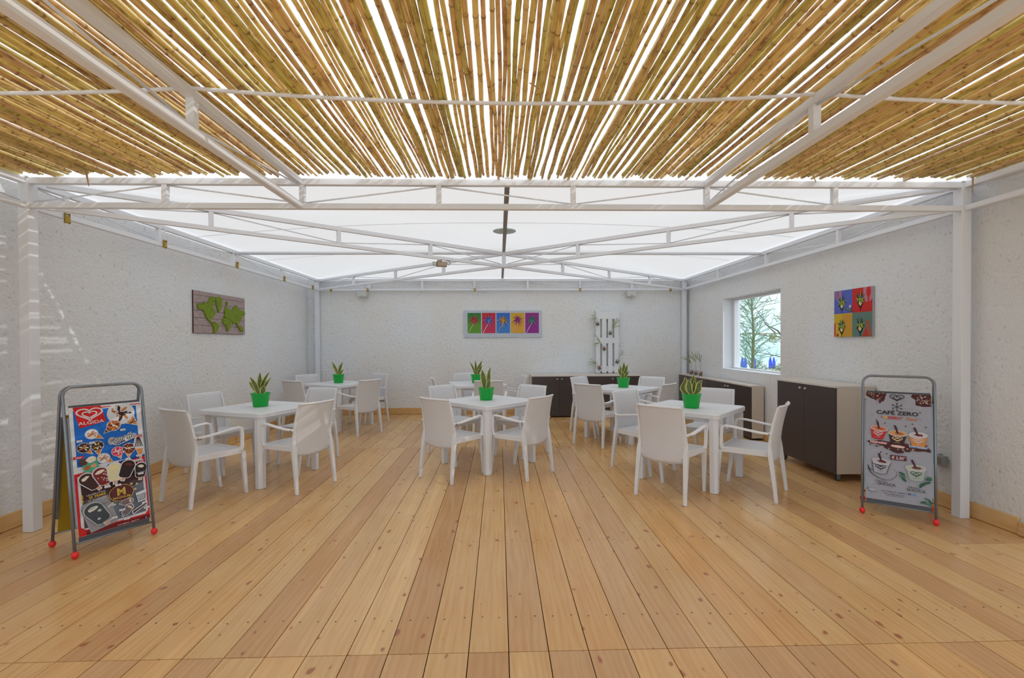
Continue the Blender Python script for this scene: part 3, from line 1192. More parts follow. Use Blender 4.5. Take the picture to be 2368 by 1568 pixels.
# ------------------------------------------------------------------ chairs
def make_chair():
    t = thing('armchair', '', 'chair')
    # seat
    def seatz(u, v):  # u across -1..1, v front 1 .. rear -1
        return .44 - .010 * (1 - u * u) * (1 - v * v) - .012 * max(0, v - .8) / .2
    b = MB()
    nu, nv = 12, 12

    def sxy(u, v):
        w_ = .212 + .012 * v
        return (u * w_, .010 + v * .208)
    def top(a, c):
        u, v = a * 2 - 1, c * 2 - 1
        x_, y_ = sxy(u, v)
        return (x_, y_, seatz(u, v))
    b.grid(top, nu, nv)
    def bot(a, c):
        u, v = 1 - a * 2, c * 2 - 1
        x_, y_ = sxy(u, v)
        return (x_, y_, .405)
    b.grid(bot, nu, nv)
    b.build('seat', M['weave_seat'], t)
    ap = MB()
    # apron rim around the seat
    ring = []
    for (u, v) in ((-1, -1), (1, -1), (1, 1), (-1, 1)):
        ring.append(sxy(u, v))
    for i in range(4):
        p, q = ring[i], ring[(i + 1) % 4]
        ap.bar((p[0], p[1], .415), (q[0], q[1], .415), .018, .052)
    ap.build('seat_rim', M['weave_leg'], t, bevel=.004)

    # back shell
    def prof(z):
        if z < .42:
            return -.212 + (.42 - z) * .10
        u = (z - .42) / .43
        return -.212 - .010 * u - .062 * u * u

    def back(a, c, inset=0.0):
        u = a * 2 - 1
        zlo = .352 - .018 * (1 - u * u)
        z = zlo + (.842 - zlo) * c
        hw = (.222 - .012 * max(0, (z - .45) / .40)) - inset
        conc = .030 * u * u
        return (u * hw, prof(z) + conc - .012, z)
    MB().grid(lambda a, c: back(a, c, .008), 14, 18).build('backrest', M['weave_back'], t, smooth=True, solid=.012)
    # rolled top lip and side borders
    lip = MB()
    lp = []
    for i in range(13):
        a = i / 12
        p = back(a, 1)
        lp.append((p[0], p[1] - .006, p[2] + .002))
    lip.tube(lp, .0105, 8)
    lip.build('top_rail', M['resin'], t, smooth=True)
    for s_ in (-1, 1):
        # rear leg running up as the side of the back
        pts = []
        for z in (0, .10, .22, .34, .42, .50, .60, .70, .78, .84):
            if z <= .42:
                y_ = -.25 + (z / .42) ** 1.15 * .050
                x_ = .232 - .012 * (z / .42)
                w_ = .026 + .016 * (z / .42)
                d_ = .026 + .012 * (z / .42)
            else:
                p = back(1.0, (z - .352) / .49)
                y_ = p[1] + .004
                x_ = p[0] - .004
                w_ = .034 - .014 * (z - .42) / .42
                d_ = .026 - .008 * (z - .42) / .42
            pts.append((x_ * s_, y_, z, w_, d_))
        b = MB()
        for (x_, y_, z, w_, d_) in pts:
            for (i, j) in ((-1, -1), (1, -1), (1, 1), (-1, 1)):
                b.v.append((x_ + i * w_ / 2, y_ + j * d_ / 2, z))
        for k_ in range(len(pts) - 1):
            for i in range(4):
                b.f.append([k_ * 4 + i, k_ * 4 + (i + 1) % 4, k_ * 4 + 4 + (i + 1) % 4, k_ * 4 + 4 + i]); b.m.append(0)
        b.f.append([3, 2, 1, 0]); b.m.append(0)
        n = len(pts) * 4
        b.f.append([n - 4, n - 3, n - 2, n - 1]); b.m.append(0)
        b.build('leg', M['weave_leg'], t, bevel=.003)
        # front leg
        b = MB()
        for (x_, y_, z, w_) in ((.206, .262, 0, .026), (.214, .240, .20, .033), (.218, .222, .41, .040)):
            for (i, j) in ((-1, -1), (1, -1), (1, 1), (-1, 1)):
                b.v.append((x_ * s_ + i * w_ / 2, y_ + j * w_ / 2, z))
        for k_ in range(2):
            for i in range(4):
                b.f.append([k_ * 4 + i, k_ * 4 + (i + 1) % 4, k_ * 4 + 4 + (i + 1) % 4, k_ * 4 + 4 + i]); b.m.append(0)
        b.f.append([3, 2, 1, 0]); b.m.append(0)
        b.f.append([8, 9, 10, 11]); b.m.append(0)
        b.build('leg', M['weave_leg'], t, bevel=.003)
        # arm: from the back forward, then bending down to the seat front
        path = [(.232, -.215, .600, .030, .016), (.246, -.12, .606, .034, .018), (.252, .0, .622, .036, .018), (.252, .10, .636, .036, .018), (.250, .165, .640, .034, .020),
                (.248, .192, .628, .032, .024), (.246, .200, .595, .030, .026), (.243, .204, .52, .028, .028), (.240, .204, .455, .028, .030), (.236, .195, .418, .026, .034)]
        b = MB()
        for idx, (x_, y_, z, w_, h_) in enumerate(path):
            p0 = path[max(idx - 1, 0)]; p1 = path[min(idx + 1, len(path) - 1)]
            d = Vector((0, p1[1] - p0[1], p1[2] - p0[2])).normalized()
            nrm = Vector((0, -d.z, d.y))
            for (i, j) in ((-1, -1), (1, -1), (1, 1), (-1, 1)):
                b.v.append((x_ * s_ + i * w_ / 2, y_ + nrm.y * j * h_ / 2, z + nrm.z * j * h_ / 2))
        for k_ in range(len(path) - 1):
            for i in range(4):
                b.f.append([k_ * 4 + i, k_ * 4 + (i + 1) % 4, k_ * 4 + 4 + (i + 1) % 4, k_ * 4 + 4 + i]); b.m.append(0)
        n = len(path) * 4
        b.f.append([3, 2, 1, 0]); b.m.append(0)
        b.f.append([n - 4, n - 3, n - 2, n - 1]); b.m.append(0)
        arm = b.build('armrest', M['resin'], t, bevel=.006)
        for p in arm.data.polygons:
            p.use_smooth = False
        MB().tube([(s_ * .246, -.195, .601), (s_ * .252, -.195, .601)], .006, 8).build('bolt', M['grey_tube'], arm)
    return t


TABLES = [  # x, y, rotation, name
    (-2.55, 5.14, -21, 'front left'), (-2.73, 8.11, -28, 'back left'), (-.38, 7.89, 15, 'back middle'),
    (-.13, 5.57, 45, 'front middle'), (1.82, 6.98, 45, 'back right'), (2.0, 4.87, 46, 'front right')]
TLAB = ['white woven-edge square table nearest the ice cream poster stand', 'white square table in the back left corner of the room',
        'white square table at the back, below the palm picture', 'white square table at the front in the middle of the room',
        'white square table in front of the pair of dark cabinets at the back wall', 'white square table at the front right, in front of the brown cabinet on wheels']
tab = make_table()
tk = kids(tab)
for i, (x, y, a, nm) in enumerate(TABLES):
    o = tab if i == 0 else copy_tree(tab, None, tk)
    o.location = (x, y, .001)
    o.rotation_euler.z = R(a)
    o['label'] = TLAB[i]
    o['category'] = 'table'
    o['group'] = 'white cafe tables'

CH = [  # rear feet middle x, y, facing, table, place
    (-2.84, 4.19, 61, 'nearest the ice cream poster stand, seen from behind at the front left table'),
    (-1.79, 4.65, 153, 'at the front left table on its right side, seen from behind'),
    (-3.36, 5.47, -20, 'at the front left table on the side towards the left wall'),
    (-2.24, 6.00, -108, 'at the far side of the front left table, facing the viewer'),
    (-3.16, 7.27, 63, 'at the back left table, nearest the left wall and seen from behind'),
    (-2.01, 7.35, 146, 'at the back left table on its right side, seen from behind'),
    (-3.46, 8.58, -38, 'at the back left table in the corner by the steel post'),
    (-2.22, 8.78, -125, 'at the far side of the back left table against the back wall'),
    (-.16, 7.04, 88, 'at the back middle table with its back to the viewer'),
    (.40, 8.02, 190, 'at the right side of the back middle table, facing left'),
    (-1.06, 7.68, 10, 'at the left side of the back middle table, seen edge on'),
    (-.62, 8.74, -75, 'at the far side of the back middle table against the wall'),
    (-.66, 4.85, 51, 'at the front middle table on the near left, seen from behind'),
    (.43, 4.96, 140, 'at the front middle table on the near right, seen from behind'),
    (-.75, 6.24, -45, 'at the front middle table on the far left'),
    (.43, 6.20, -128, 'at the front middle table on the far right'),
    (1.20, 6.36, 46, 'at the back right table on the near left, seen from behind'),
    (2.29, 6.33, 136, 'at the back right table on the near right, partly hidden by a table'),
    (1.30, 7.63, -46, 'at the back right table, far left, before the dark cabinets'),
    (2.45, 7.52, -134, 'at the back right table on the far right, towards the room corner'),
    (1.43, 4.17, 46, 'at the front right table, large and seen from behind'),
    (2.57, 4.22, 139, 'seen from the side, beside the brown cabinet on wheels'),
    (1.47, 5.44, -56, 'at the front right table on the far left, facing the viewer'),
    (2.60, 5.60, -133, 'at the far side of the front right table, before the low cabinets')]
ch = make_chair()
ck = kids(ch)
for i, (x, y, a, pl) in enumerate(CH):
    o = ch if i == 0 else copy_tree(ch, None, ck)
    d = (math.cos(R(a)), math.sin(R(a)))
    o.location = (x + d[0] * .25, y + d[1] * .25, .001)
    o.rotation_euler.z = R(a - 90)
    o['label'] = 'white armchair ' + pl
    o['category'] = 'chair'
    o['group'] = 'white woven plastic armchairs'

# ------------------------------------------------------------------ potted snake plants
def leaf(mb, dx, dz, wd, lean=0.0, y0=0.0, twist=0.0, curl=0.0, bx_=0.0, wave=0.0):
    """dx,dz tip offset from the soil centre; bx_ base offset; curl bends the tip outward; twist turns the blade in radians"""
    n = 14
    mb.attr.setdefault('edge', [])
    mb.attr.setdefault('along', [])
    st = len(mb.v)
    cols = (-1, -.82, -.5, 0, .5, .82, 1)
    for i in range(n + 1):
        t_ = i / n
        cx = bx_ + (dx - bx_) * (t_ ** (1 + curl)) + wave * math.sin(t_ * PI * 1.6)
        czz = dz * t_ - .01
        cyy = y0 + lean * t_ ** 1.5
        w_ = 1.12 * wd * (.42 + .58 * math.sin(min(1, t_ / .55) * PI / 2)) * (1 if t_ < .55 else max(0.02, 1 - ((t_ - .55) / .45) ** 1.7))
        an = twist * (.4 + .6 * t_)
        # direction across the blade, perpendicular to its axis in xz
        sl = (dx - bx_) * (1 + curl) * (max(t_, .02) ** curl)
        ln = math.hypot(sl, dz)
        ax = Vector((dz / ln, 0, -sl / ln))
        for c in cols:
            off = ax * (c * w_ * math.cos(an)) + Vector((0, 1, 0)) * (c * w_ * math.sin(an) + (c * c) * w_ * -.35)
            mb.v.append((cx + off.x, cyy + off.y, czz + off.z))
            mb.attr['edge'].append(abs(c))
            mb.attr['along'].append(t_ * dz / .25 + dx * 3)
    k_ = len(cols)
    for i in range(n):
        for j in range(k_ - 1):
            a = st + i * k_ + j
            mb.f.append([a, a + 1, a + k_ + 1, a + k_]); mb.m.append(0)


def pot_plant(x, y, label, leaves, s_=1.0):
    t = thing('potted_snake_plant', label, 'plant', (x, y, .742), 0, 'snake plants in green pots')
    # turn the plant's picture plane towards the room front
    t.rotation_euler.z = -math.atan2(x, y)
    b = MB()
    H_ = .145
    b.lathe([(.070, 0), (.073, .004), (.092, H_ - .012), (.097, H_ - .010), (.098, H_), (.092, H_), (.088, H_ - .02)], 32, cap1=False)
    b.build('pot', M['pot'], t, smooth=True)
    MB().lathe([(.002, H_ - .012), (.088, H_ - .016)], 24, cap0=True, cap1=False).build('gravel', M['gravel'], t, kind='stuff')
    for lf in leaves:
        m_ = MB()
        leaf(m_, **lf)
        o = m_.build('leaf', M['leaf'], t, smooth=True, solid=.002)
        o.location = (0, 0, H_ - .012)


D = dict
pot_plant(-2.57, 5.14, 'snake plant in a green pot on the front left table', [
    D(dx=-.110, dz=.150, wd=.017, curl=.35, bx_=-.025), D(dx=-.098, dz=.200, wd=.023, curl=.5, bx_=-.02, y0=-.015),
    D(dx=-.004, dz=.245, wd=.024, bx_=-.008, y0=.02), D(dx=.090, dz=.250, wd=.019, curl=.9, bx_=.0, y0=.01, twist=.5),
    D(dx=.105, dz=.190, wd=.016, curl=.8, bx_=.02, twist=.6), D(dx=.035, dz=.105, wd=.028, bx_=.012, y0=-.03)])
pot_plant(-2.74, 8.11, 'snake plant in a green pot on the back left table', [
    D(dx=-.105, dz=.240, wd=.018, curl=.35, bx_=-.01), D(dx=-.098, dz=.175, wd=.012, curl=.4, bx_=-.02),
    D(dx=.022, dz=.190, wd=.018, bx_=.0, y0=.02), D(dx=.070, dz=.235, wd=.022, curl=.6, y0=-.01), D(dx=.080, dz=.105, wd=.018, curl=.4, bx_=.01, y0=-.02)])
pot_plant(-.38, 7.89, 'snake plant in a green pot on the back middle table', [
    D(dx=-.112, dz=.235, wd=.016, curl=.25, bx_=-.01), D(dx=-.020, dz=.255, wd=.020, y0=.015), D(dx=.094, dz=.250, wd=.024, curl=.4, y0=.0),
    D(dx=.092, dz=.175, wd=.024, curl=.3, bx_=.02, y0=-.02), D(dx=-.055, dz=.095, wd=.020, curl=.1, bx_=.01, y0=-.03)])
pot_plant(-.155, 5.57, 'snake plant in a green pot on the front middle table', [
    D(dx=-.048, dz=.235, wd=.034, bx_=-.012, twist=.2), D(dx=.020, dz=.200, wd=.020, bx_=.005, y0=.03), D(dx=.068, dz=.265, wd=.022, curl=.6, bx_=.0, wave=.012, y0=.01),
    D(dx=.040, dz=.120, wd=.030, bx_=.012, y0=-.03)])
pot_plant(1.85, 6.98, 'snake plant in a green pot on the back right table', [
    D(dx=-.048, dz=.205, wd=.018, bx_=-.01, y0=.02), D(dx=-.075, dz=.160, wd=.024, curl=.2, bx_=-.012), D(dx=.010, dz=.250, wd=.028, y0=.015),
    D(dx=.062, dz=.215, wd=.024, curl=.2, bx_=.005), D(dx=.078, dz=.120, wd=.022, curl=.3, bx_=.01, y0=-.02), D(dx=-.01, dz=.11, wd=.028, bx_=-.01, y0=-.04)])
pot_plant(1.97, 4.78, 'snake plant with broad wavy leaves in a green pot on the front right table', [
    D(dx=-.092, dz=.190, wd=.026, curl=-.3, bx_=-.02, wave=-.03), D(dx=-.070, dz=.180, wd=.018, curl=.1, bx_=-.03, y0=.02), D(dx=.022, dz=.215, wd=.024, bx_=-.01, y0=.03, twist=.7),
    D(dx=-.045, dz=.170, wd=.030, bx_=.01, y0=-.02, wave=-.01), D(dx=.125, dz=.165, wd=.030, curl=.5, bx_=.02, wave=.02, y0=-.01), D(dx=.040, dz=.200, wd=.015, bx_=.01, y0=.02)])


# ------------------------------------------------------------------ cabinets
def cabinet(name, label, loc, rz, W_, D_, H_, body0, casters, group=None, knob_at=None):
    """front faces local -Y, x from 0 to W, depth to +Y"""
    t = thing(name, label, 'cabinet', loc, rz, group)
    b = MB()
    b.bx(0, .018, .018, D_, body0, H_ - .02)
    b.bx(W_ - .018, W_, .018, D_, body0, H_ - .02)
    b.bx(.018, W_ - .018, .018, D_, body0, body0 + .018)
    b.bx(.018, W_ - .018, D_ - .01, D_, body0 + .018, H_ - .02)
    b.build('body', M['laminate'], t)
    MB().bx(-.003, W_ + .003, -.006, D_, H_ - .02, H_).build('worktop', M['top_lam'], t, bevel=.001)
    for i in range(2):
        xa = .002 + i * W_ / 2
        xb = W_ / 2 - .0015 + i * W_ / 2
        dr = MB().bx(xa, xb, 0, .017, body0 + .002, H_ - .022).build('door', M['door'], t)
        kx = (W_ / 2 - .045) if i == 0 else (W_ / 2 + .045)
        k_ = MB()
        k_.tube([(kx, 0, H_ - .065), (kx, -.012, H_ - .065), (kx, -.014, H_ - .065), (kx, -.022, H_ - .065)], 0, 12, rr=[.006, .006, .013, .011])
        k_.build('knob', M['knob'], dr, smooth=False)
    if casters:
        for (cx, cy) in ((.05, .06), (W_ - .05, .06), (.05, D_ - .06), (W_ - .05, D_ - .06)):
            c = MB()
            c.tube([(cx - .012, cy, .030), (cx + .012, cy, .030)], .030, 18)
            cc = c.build('caster', M['rubber'], t, smooth=False)
            MB().bx(cx - .018, cx - .014, cy - .018, cy + .018, .015, body0).bx(cx + .014, cx + .018, cy - .018, cy + .018, .015, body0).bx(cx - .02, cx + .02, cy - .02, cy + .02, body0 - .006, body0).tube([(cx - .02, cy, .030), (cx + .02, cy, .030)], .009, 8).build('fork', M['grey_tube'], cc)
    else:
        for (cx, cy) in ((.05, .05), (W_ - .05, .05), (.05, D_ - .05), (W_ - .05, D_ - .05)):
            MB().lathe([(.02, 0), (.02, body0)], 10, c=(cx, cy, 0)).build('foot', M['rubber'], t)
    # screw caps on the side
    return t


cabinet('low_cabinet', 'left of the two dark low cabinets at the back wall', (.61, 8.85, .001), 0, 1.048, .54, .79, .02, False, 'dark door cabinets')
cabinet('low_cabinet', 'right of the two low cabinets at the back wall, carrying the white pallet', (1.662, 8.85, .001), 0, 1.048, .54, .79, .02, False, 'dark door cabinets')
# right wall: rotate so that front faces -X
cabinet('low_cabinet', 'low cabinet by the right wall in the back corner, three plant cups on top', (3.585, 9.312, .001), R(-90), 1.30, .19, .785, .03, False, 'dark door cabinets')
cabinet('low_cabinet', 'low dark cabinet under the window by the right wall', (3.585, 8.0, .001), R(-90), 1.375, .19, .785, .03, False, 'dark door cabinets')
cabinet('rolling_cabinet', 'tall brown cabinet on wheels by the right wall, nearest the coffee poster stand', (3.37, 5.62, .001), R(-90), .985, .405, .965, .078, True)

# ------------------------------------------------------------------ pallet and hanging cups
t = thing('pallet', 'white painted wooden pallet standing upright on the cabinet at the back wall', 'pallet', (2.155, 9.355, .793))
for i in range(4):
    MB().box(-.185 + i * .1235, .0, .62, .088, .018, 1.225).build('slat', M['pallet'], t, bevel=.003)
for (zz, hh, ww) in ((1.16, .15, .47), (.655, .11, .50), (.09, .11, .47)):
    MB().box(0, .024, zz, ww, .03, hh).build('cross_board', M['pallet'], t, bevel=.003)
    MB().box(0, -.0115, zz, ww, .006, hh).build('front_board', M['pallet'], t) if zz > .2 else None


def blade(mb, p, tip, w_, droop=.03):
    n = 6
    p = Vector(p); tip = Vector(tip)
    side = (tip - p).cross(Vector((0, 1, 0))).normalized()
    st = len(mb.v)
    for i in range(n + 1):
        t_ = i / n
        c = p.lerp(tip, t_) + Vector((0, 0, droop * math.sin(t_ * PI)))
        ww = w_ * math.sin(PI * (.12 + .86 * t_)) + .0006
        for s_ in (-1, 0, 1):
            mb.v.append(tuple(c + side * ww * s_ + Vector((0, (-.002 if s_ else .001), 0))))
    for i in range(n):
        for j in range(2):
            a = st + i * 3 + j
            mb.f.append([a, a + 1, a + 4, a + 3]); mb.m.append(0)


def cup(name, label, loc, tilt, leaves, red, group, stem=.0):
    t = thing(name, label, 'plant', loc, 0, group)
    t.rotation_euler = (0, tilt, 0)
    MB().lathe([(.030, 0), (.040, .085), (.0385, .085), (.029, .003)], 20, cap1=False).build('cup', M['plastic_clear'], t, smooth=True)
    MB().lathe([(.027, .005), (.033, .052)], 16).build('root_plug', M['cork'], t)
    if red:
        MB().lathe([(.012, 0), (.014, .004), (.012, .008)], 12).build('red_label', M['red_plastic'], t)
        for o_ in kids(t):
            if o_.name.startswith('red_label'):
                o_.rotation_euler = (PI / 2, 0, 0)
                o_.location = (.0, -.040, .068)
    lv = MB()
    for (dx, dz, w_) in leaves:
        base_ = (dx * .12, 0, .10 + stem)
        blade(lv, base_, (dx, -.01, dz), w_)
    lv.tube([(0, 0, .05), (0, 0, .105 + stem)], .0025, 5)
    lv.build('foliage', M['olive'], t)
    return t


G = 'plants in clear cups hung on the pallet'
SD = -.058
cy_ = 9.345 - .060
cup('cup_plant', 'top left cup plant on the pallet, thin leaves drooping left', (1.955, cy_, 1.74), R(-8), [(-.19, .12, .005), (-.17, .06, .004), (-.09, .04, .004), (-.03, .32, .004), (-.12, .22, .005)], False, G, .05)
cup('cup_plant', 'upper right cup plant on the pallet with upright green leaves', (2.19, cy_, 1.56), R(22), [(-.05, .32, .006), (.02, .38, .007), (.07, .36, .007), (.13, .22, .006)], False, G, .05)
cup('cup_plant', 'middle cup plant on the pallet with a red label', (2.095, cy_, 1.25), R(-28), [(-.02, .36, .005), (-.05, .29, .007), (-.17, .19, .007), (-.14, .16, .005), (-.10, .14, .005)], True, G, .08)
cup('cup_plant', 'lower right cup plant on the pallet with thin twigs', (2.325, cy_, .99), R(24), [(-.02, .30, .003), (.03, .31, .003), (.07, .27, .003), (.09, .20, .003)], False, G, .08)
cup('cup_plant', 'bottom left cup plant on the pallet with a red label', (2.0, cy_, .87), R(-26), [(-.12, .30, .005), (-.19, .24, .006), (-.21, .17, .006), (-.18, .12, .005), (-.13, .08, .005), (-.08, .06, .005), (-.03, .10, .004)], True, G, .07)
G2 = 'three cup plants on the corner cabinet'
cup('cup_plant', 'left cup plant of the row of three on the corner cabinet, leaves leaning left', (3.70, 8.98, .787), 0, [(-.17, .30, .006), (-.14, .36, .006), (-.23, .33, .005), (-.10, .42, .006), (-.06, .25, .005)], True, G2, .12)
cup('cup_plant', 'middle cup plant of the row of three on the corner cabinet', (3.70, 8.78, .787), 0, [(-.16, .40, .005), (-.10, .46, .005), (-.02, .42, .006), (.05, .46, .005), (-.18, .36, .004)], False, G2, .16)
cup('cup_plant', 'right cup plant of the row of three on the corner cabinet', (3.70, 8.57, .787), 0, [(-.10, .36, .006), (-.04, .42, .006), (.02, .40, .005), (-.07, .30, .005)], True, G2, .16)


# ------------------------------------------------------------------ printed art
class Art(MB):
    """flat layered artwork in metres, x right, y up, +z towards the viewer"""
    def __init__(s, W_, H_, thick=.004):
        super().__init__()
        s.W, s.H = W_, H_
        s.mats = []
        s.z = 0.0
        s.th = thick

    def mi(s, m):
        if m not in s.mats:
            s.mats.append(m)
        return s.mats.index(m)

    def up(s, d=.00022):
        s.z += d

    def P(s, u, v):
        return (u * s.W, -v * s.H, s.z)

    def slab(s, m):
        s.box(s.W / 2, -s.H / 2, -s.th / 2, s.W, s.H, s.th, s.mi(m))
        s.up()

    def pg(s, pts, m):
        pts = [(min(.998, max(.002, p[0])), min(.999, max(.001, p[1]))) for p in pts]
        if abs(s.area(pts)) < 1e-7:
            return
        s.up(.00002)
        s.poly([s.P(*p) for p in pts][::-1] if s.area(pts) > 0 else [s.P(*p) for p in pts], s.mi(m))

    @staticmethod
    def area(p):
        return sum(p[i][0] * p[(i + 1) % len(p)][1] - p[(i + 1) % len(p)][0] * p[i][1] for i in range(len(p)))

    def rect(s, u0, v0, u1, v1, m):
        s.pg([(u0, v0), (u1, v0), (u1, v1), (u0, v1)], m)

    def ell(s, u, v, a, b_, m, rot=0, n=18, jag=0, rnd=None):
        """a in u units of width; b_ in width units too (true circle when a == b_)"""
        k_ = s.W / s.H
        p = []
        for i in range(n):
            t_ = 2 * PI * i / n
            q = 1 + (rnd.uniform(-jag, jag) if jag else 0)
            x_, y_ = a * math.cos(t_) * q, b_ * math.sin(t_) * q
            x2 = x_ * math.cos(rot) - y_ * math.sin(rot)
            y2 = x_ * math.sin(rot) + y_ * math.cos(rot)
            p.append((u + x2, v + y2 * k_))
        s.pg(p, m)

    def stroke(s, pts, w_, m, closed=False, taper=False):
        """pts in (u,v); w_ in width units"""
        k_ = s.H / s.W
        q = [Vector((p[0], p[1] * k_, 0)) for p in pts]
        n = len(q)
        s.up(.00003)
        mi = s.mi(m)
        Lf, Rt = [], []
        for i in range(n):
            if closed:
                d = q[(i + 1) % n] - q[i - 1]
            else:
                d = q[min(i + 1, n - 1)] - q[max(i - 1, 0)]
            if d.length < 1e-9:
                d = Vector((1, 0, 0))
            d.normalize()
            nn = Vector((-d.y, d.x, 0)) * (w_ / 2) * ((1 - i / (n - 1) * .85) if taper else 1)
            Lf.append(q[i] + nn); Rt.append(q[i] - nn)
        for i in range(n if closed else n - 1):
            j = (i + 1) % n
            pp = [Lf[i], Lf[j], Rt[j], Rt[i]]
            pp = [Vector((min(.998, max(.002, p.x)), min(.999 * k_, max(.001 * k_, p.y)), 0)) for p in pp]
            s.poly([(p.x * s.W, -p.y * s.W, s.z) for p in pp], mi)

    def text(s, txt, u, v, size, m, align='CENTER', bold=0.0, sx_=1.0, rot=0.0, shear=0.0, space=1.0):
        """size: cap height in metres roughly; (u,v) baseline anchor"""
        cu = bpy.data.curves.new('txt', 'FONT')
        cu.body = txt
        cu.size = size * 1.42
        cu.align_x = align
        cu.offset = bold * size
        cu.shear = shear
        cu.space_character = space
        cu.resolution_u = 3
        ob = bpy.data.objects.new('txt', cu)
        me = bpy.data.meshes.new_from_object(ob)
        s.up(.00003)
        bx_, by_, _ = s.P(u, v)
        n0 = len(s.v)
        cr_, sr_ = math.cos(rot), math.sin(rot)
        for vt in me.vertices:
            x_, y_ = vt.co.x * sx_, vt.co.y
            s.v.append((bx_ + x_ * cr_ - y_ * sr_, by_ + x_ * sr_ + y_ * cr_, s.z))
        mi = s.mi(m)
        for p in me.polygons:
            s.f.append([n0 + i for i in p.vertices]); s.m.append(mi)
        bpy.data.objects.remove(ob)
        bpy.data.curves.remove(cu)
        bpy.data.meshes.remove(me)

    def heart(s, u, v, w_, lw, m):
        """two nested heart strokes, the outer one open at lower right"""
        k_ = s.W / s.H

        def hp(sc, a0, a1, n=40, oy=0):
            p = []
            for i in range(n + 1):
                t_ = a0 + (a1 - a0) * i / n
                x_ = 16 * math.sin(t_) ** 3
                y_ = 13 * math.cos(t_) - 5 * math.cos(2 * t_) - 2 * math.cos(3 * t_) - math.cos(4 * t_)
                p.append((u + x_ / 32 * w_ * sc * 1.15, v - (y_ + 2) / 32 * w_ * sc * .78 * k_ + oy))
            return p
        s.stroke(hp(1, R(-232), R(128), 48), lw, m)
        s.stroke(hp(.56, R(-180), R(180), 36, .004), lw * .9, m, closed=True)

    def done(s, name, parent=None):
        return s.build(name, s.mats, parent)


def cone_ice(a, u, v, w_, ang, creams, cone, white, rnd, h_=2.0):
    """ice cream cone: round head at (u,v), wafer pointing along ang"""
    k_ = a.W / a.H
    d = (math.cos(ang), math.sin(ang))
    n = (-d[1], d[0])
    f_ = lambda x_, y_: (u + x_ * d[0] + y_ * n[0], v + (x_ * d[1] + y_ * n[1]) * k_)
    a.pg([f_(0, -w_ * .98), f_(w_ * h_ * 1.06, 0), f_(0, w_ * .98)], white)
    a.ell(u, v, w_ * 1.08, w_ * 1.08, white)
    a.pg([f_(0, -w_ * .86), f_(w_ * h_ * .98, 0), f_(0, w_ * .86)], cone)
    a.up()
    a.ell(u, v, w_ * .95, w_ * .95, creams[0], n=16, jag=.07, rnd=rnd)
    for i in range(9):
        t_ = i * PI / 4.5 + ang
        a.ell(u + math.cos(t_) * w_ * .72, v + math.sin(t_) * w_ * .72 * k_, w_ * .30, w_ * .26, creams[0], rot=t_, n=10)
    for i in range(7):
        t_ = i * PI / 3.5 + ang
        a.ell(u + math.cos(t_) * w_ * .5, v + math.sin(t_) * w_ * .5 * k_, w_ * .34, w_ * .12, creams[1 + i % (len(creams) - 1)], rot=t_ + .3, n=10, jag=.2, rnd=rnd)
    for i in range(9):
        t_ = rnd.uniform(0, 6.28); q_ = rnd.uniform(.2, .85) * w_
        a.ell(u + math.cos(t_) * q_, v + math.sin(t_) * q_ * k_, w_ * .10, w_ * .07, creams[1 + i % (len(creams) - 1)], rot=t_, n=6)
    p_, q_ = f_(w_ * 1.15, -w_ * .35), f_(w_ * 1.3, w_ * .3)
    a.stroke([p_, q_], w_ * .06, creams[-1])
    p_, q_ = f_(w_ * 1.15, w_ * .35), f_(w_ * 1.45, -w_ * .2)
    a.stroke([p_, q_], w_ * .06, creams[-1])
    a.ell(u, v, w_ * .25, w_ * .2, creams[-1], n=8, jag=.2, rnd=rnd)


def magnum(a, u, v, w_, ang, body, bite, rim, stick, rnd, speck=None):
    k_ = a.W / a.H
    d = (math.cos(ang), math.sin(ang))
    n = (-d[1], d[0])
    f_ = lambda x_, y_: (u + x_ * d[0] + y_ * n[0], v + (x_ * d[1] + y_ * n[1]) * k_)

    def cap(sc, L_):
        p = []
        for i in range(13):
            t_ = PI / 2 + PI * i / 12
            p.append(f_(-L_ * .4 + math.cos(t_) * w_ * sc, math.sin(t_) * w_ * sc))
        p += [f_(L_ * .55, -w_ * sc * .82), f_(L_ * .68, -w_ * sc * .5), f_(L_ * .68, w_ * sc * .5), f_(L_ * .55, w_ * sc * .82)]
        return p
    L_ = w_ * 2.0
    a.pg([f_(L_ * .6, -w_ * .33), f_(L_ * 1.02, -w_ * .33), f_(L_ * 1.02, w_ * .33), f_(L_ * .6, w_ * .33)], rim)
    a.pg(cap(1.14, L_ * 1.06), rim)
    a.pg([f_(L_ * .6, -w_ * .2), f_(L_ * .95, -w_ * .2), f_(L_ * .95, w_ * .2), f_(L_ * .6, w_ * .2)], stick)
    a.up()
    a.pg(cap(1.0, L_), body)
    if bite is not None:
        p = f_(-L_ * .52, 0)
        a.ell(p[0], p[1], w_ * .30, w_ * .62, bite, rot=ang, n=12, jag=.22, rnd=rnd)
    if speck is not None:
        for i in range(14):
            p = f_(rnd.uniform(-L_ * .5, L_ * .5), rnd.uniform(-w_ * .75, w_ * .75))
            a.ell(p[0], p[1], w_ * .14, w_ * .07, speck, rot=rnd.uniform(0, 3), n=6)


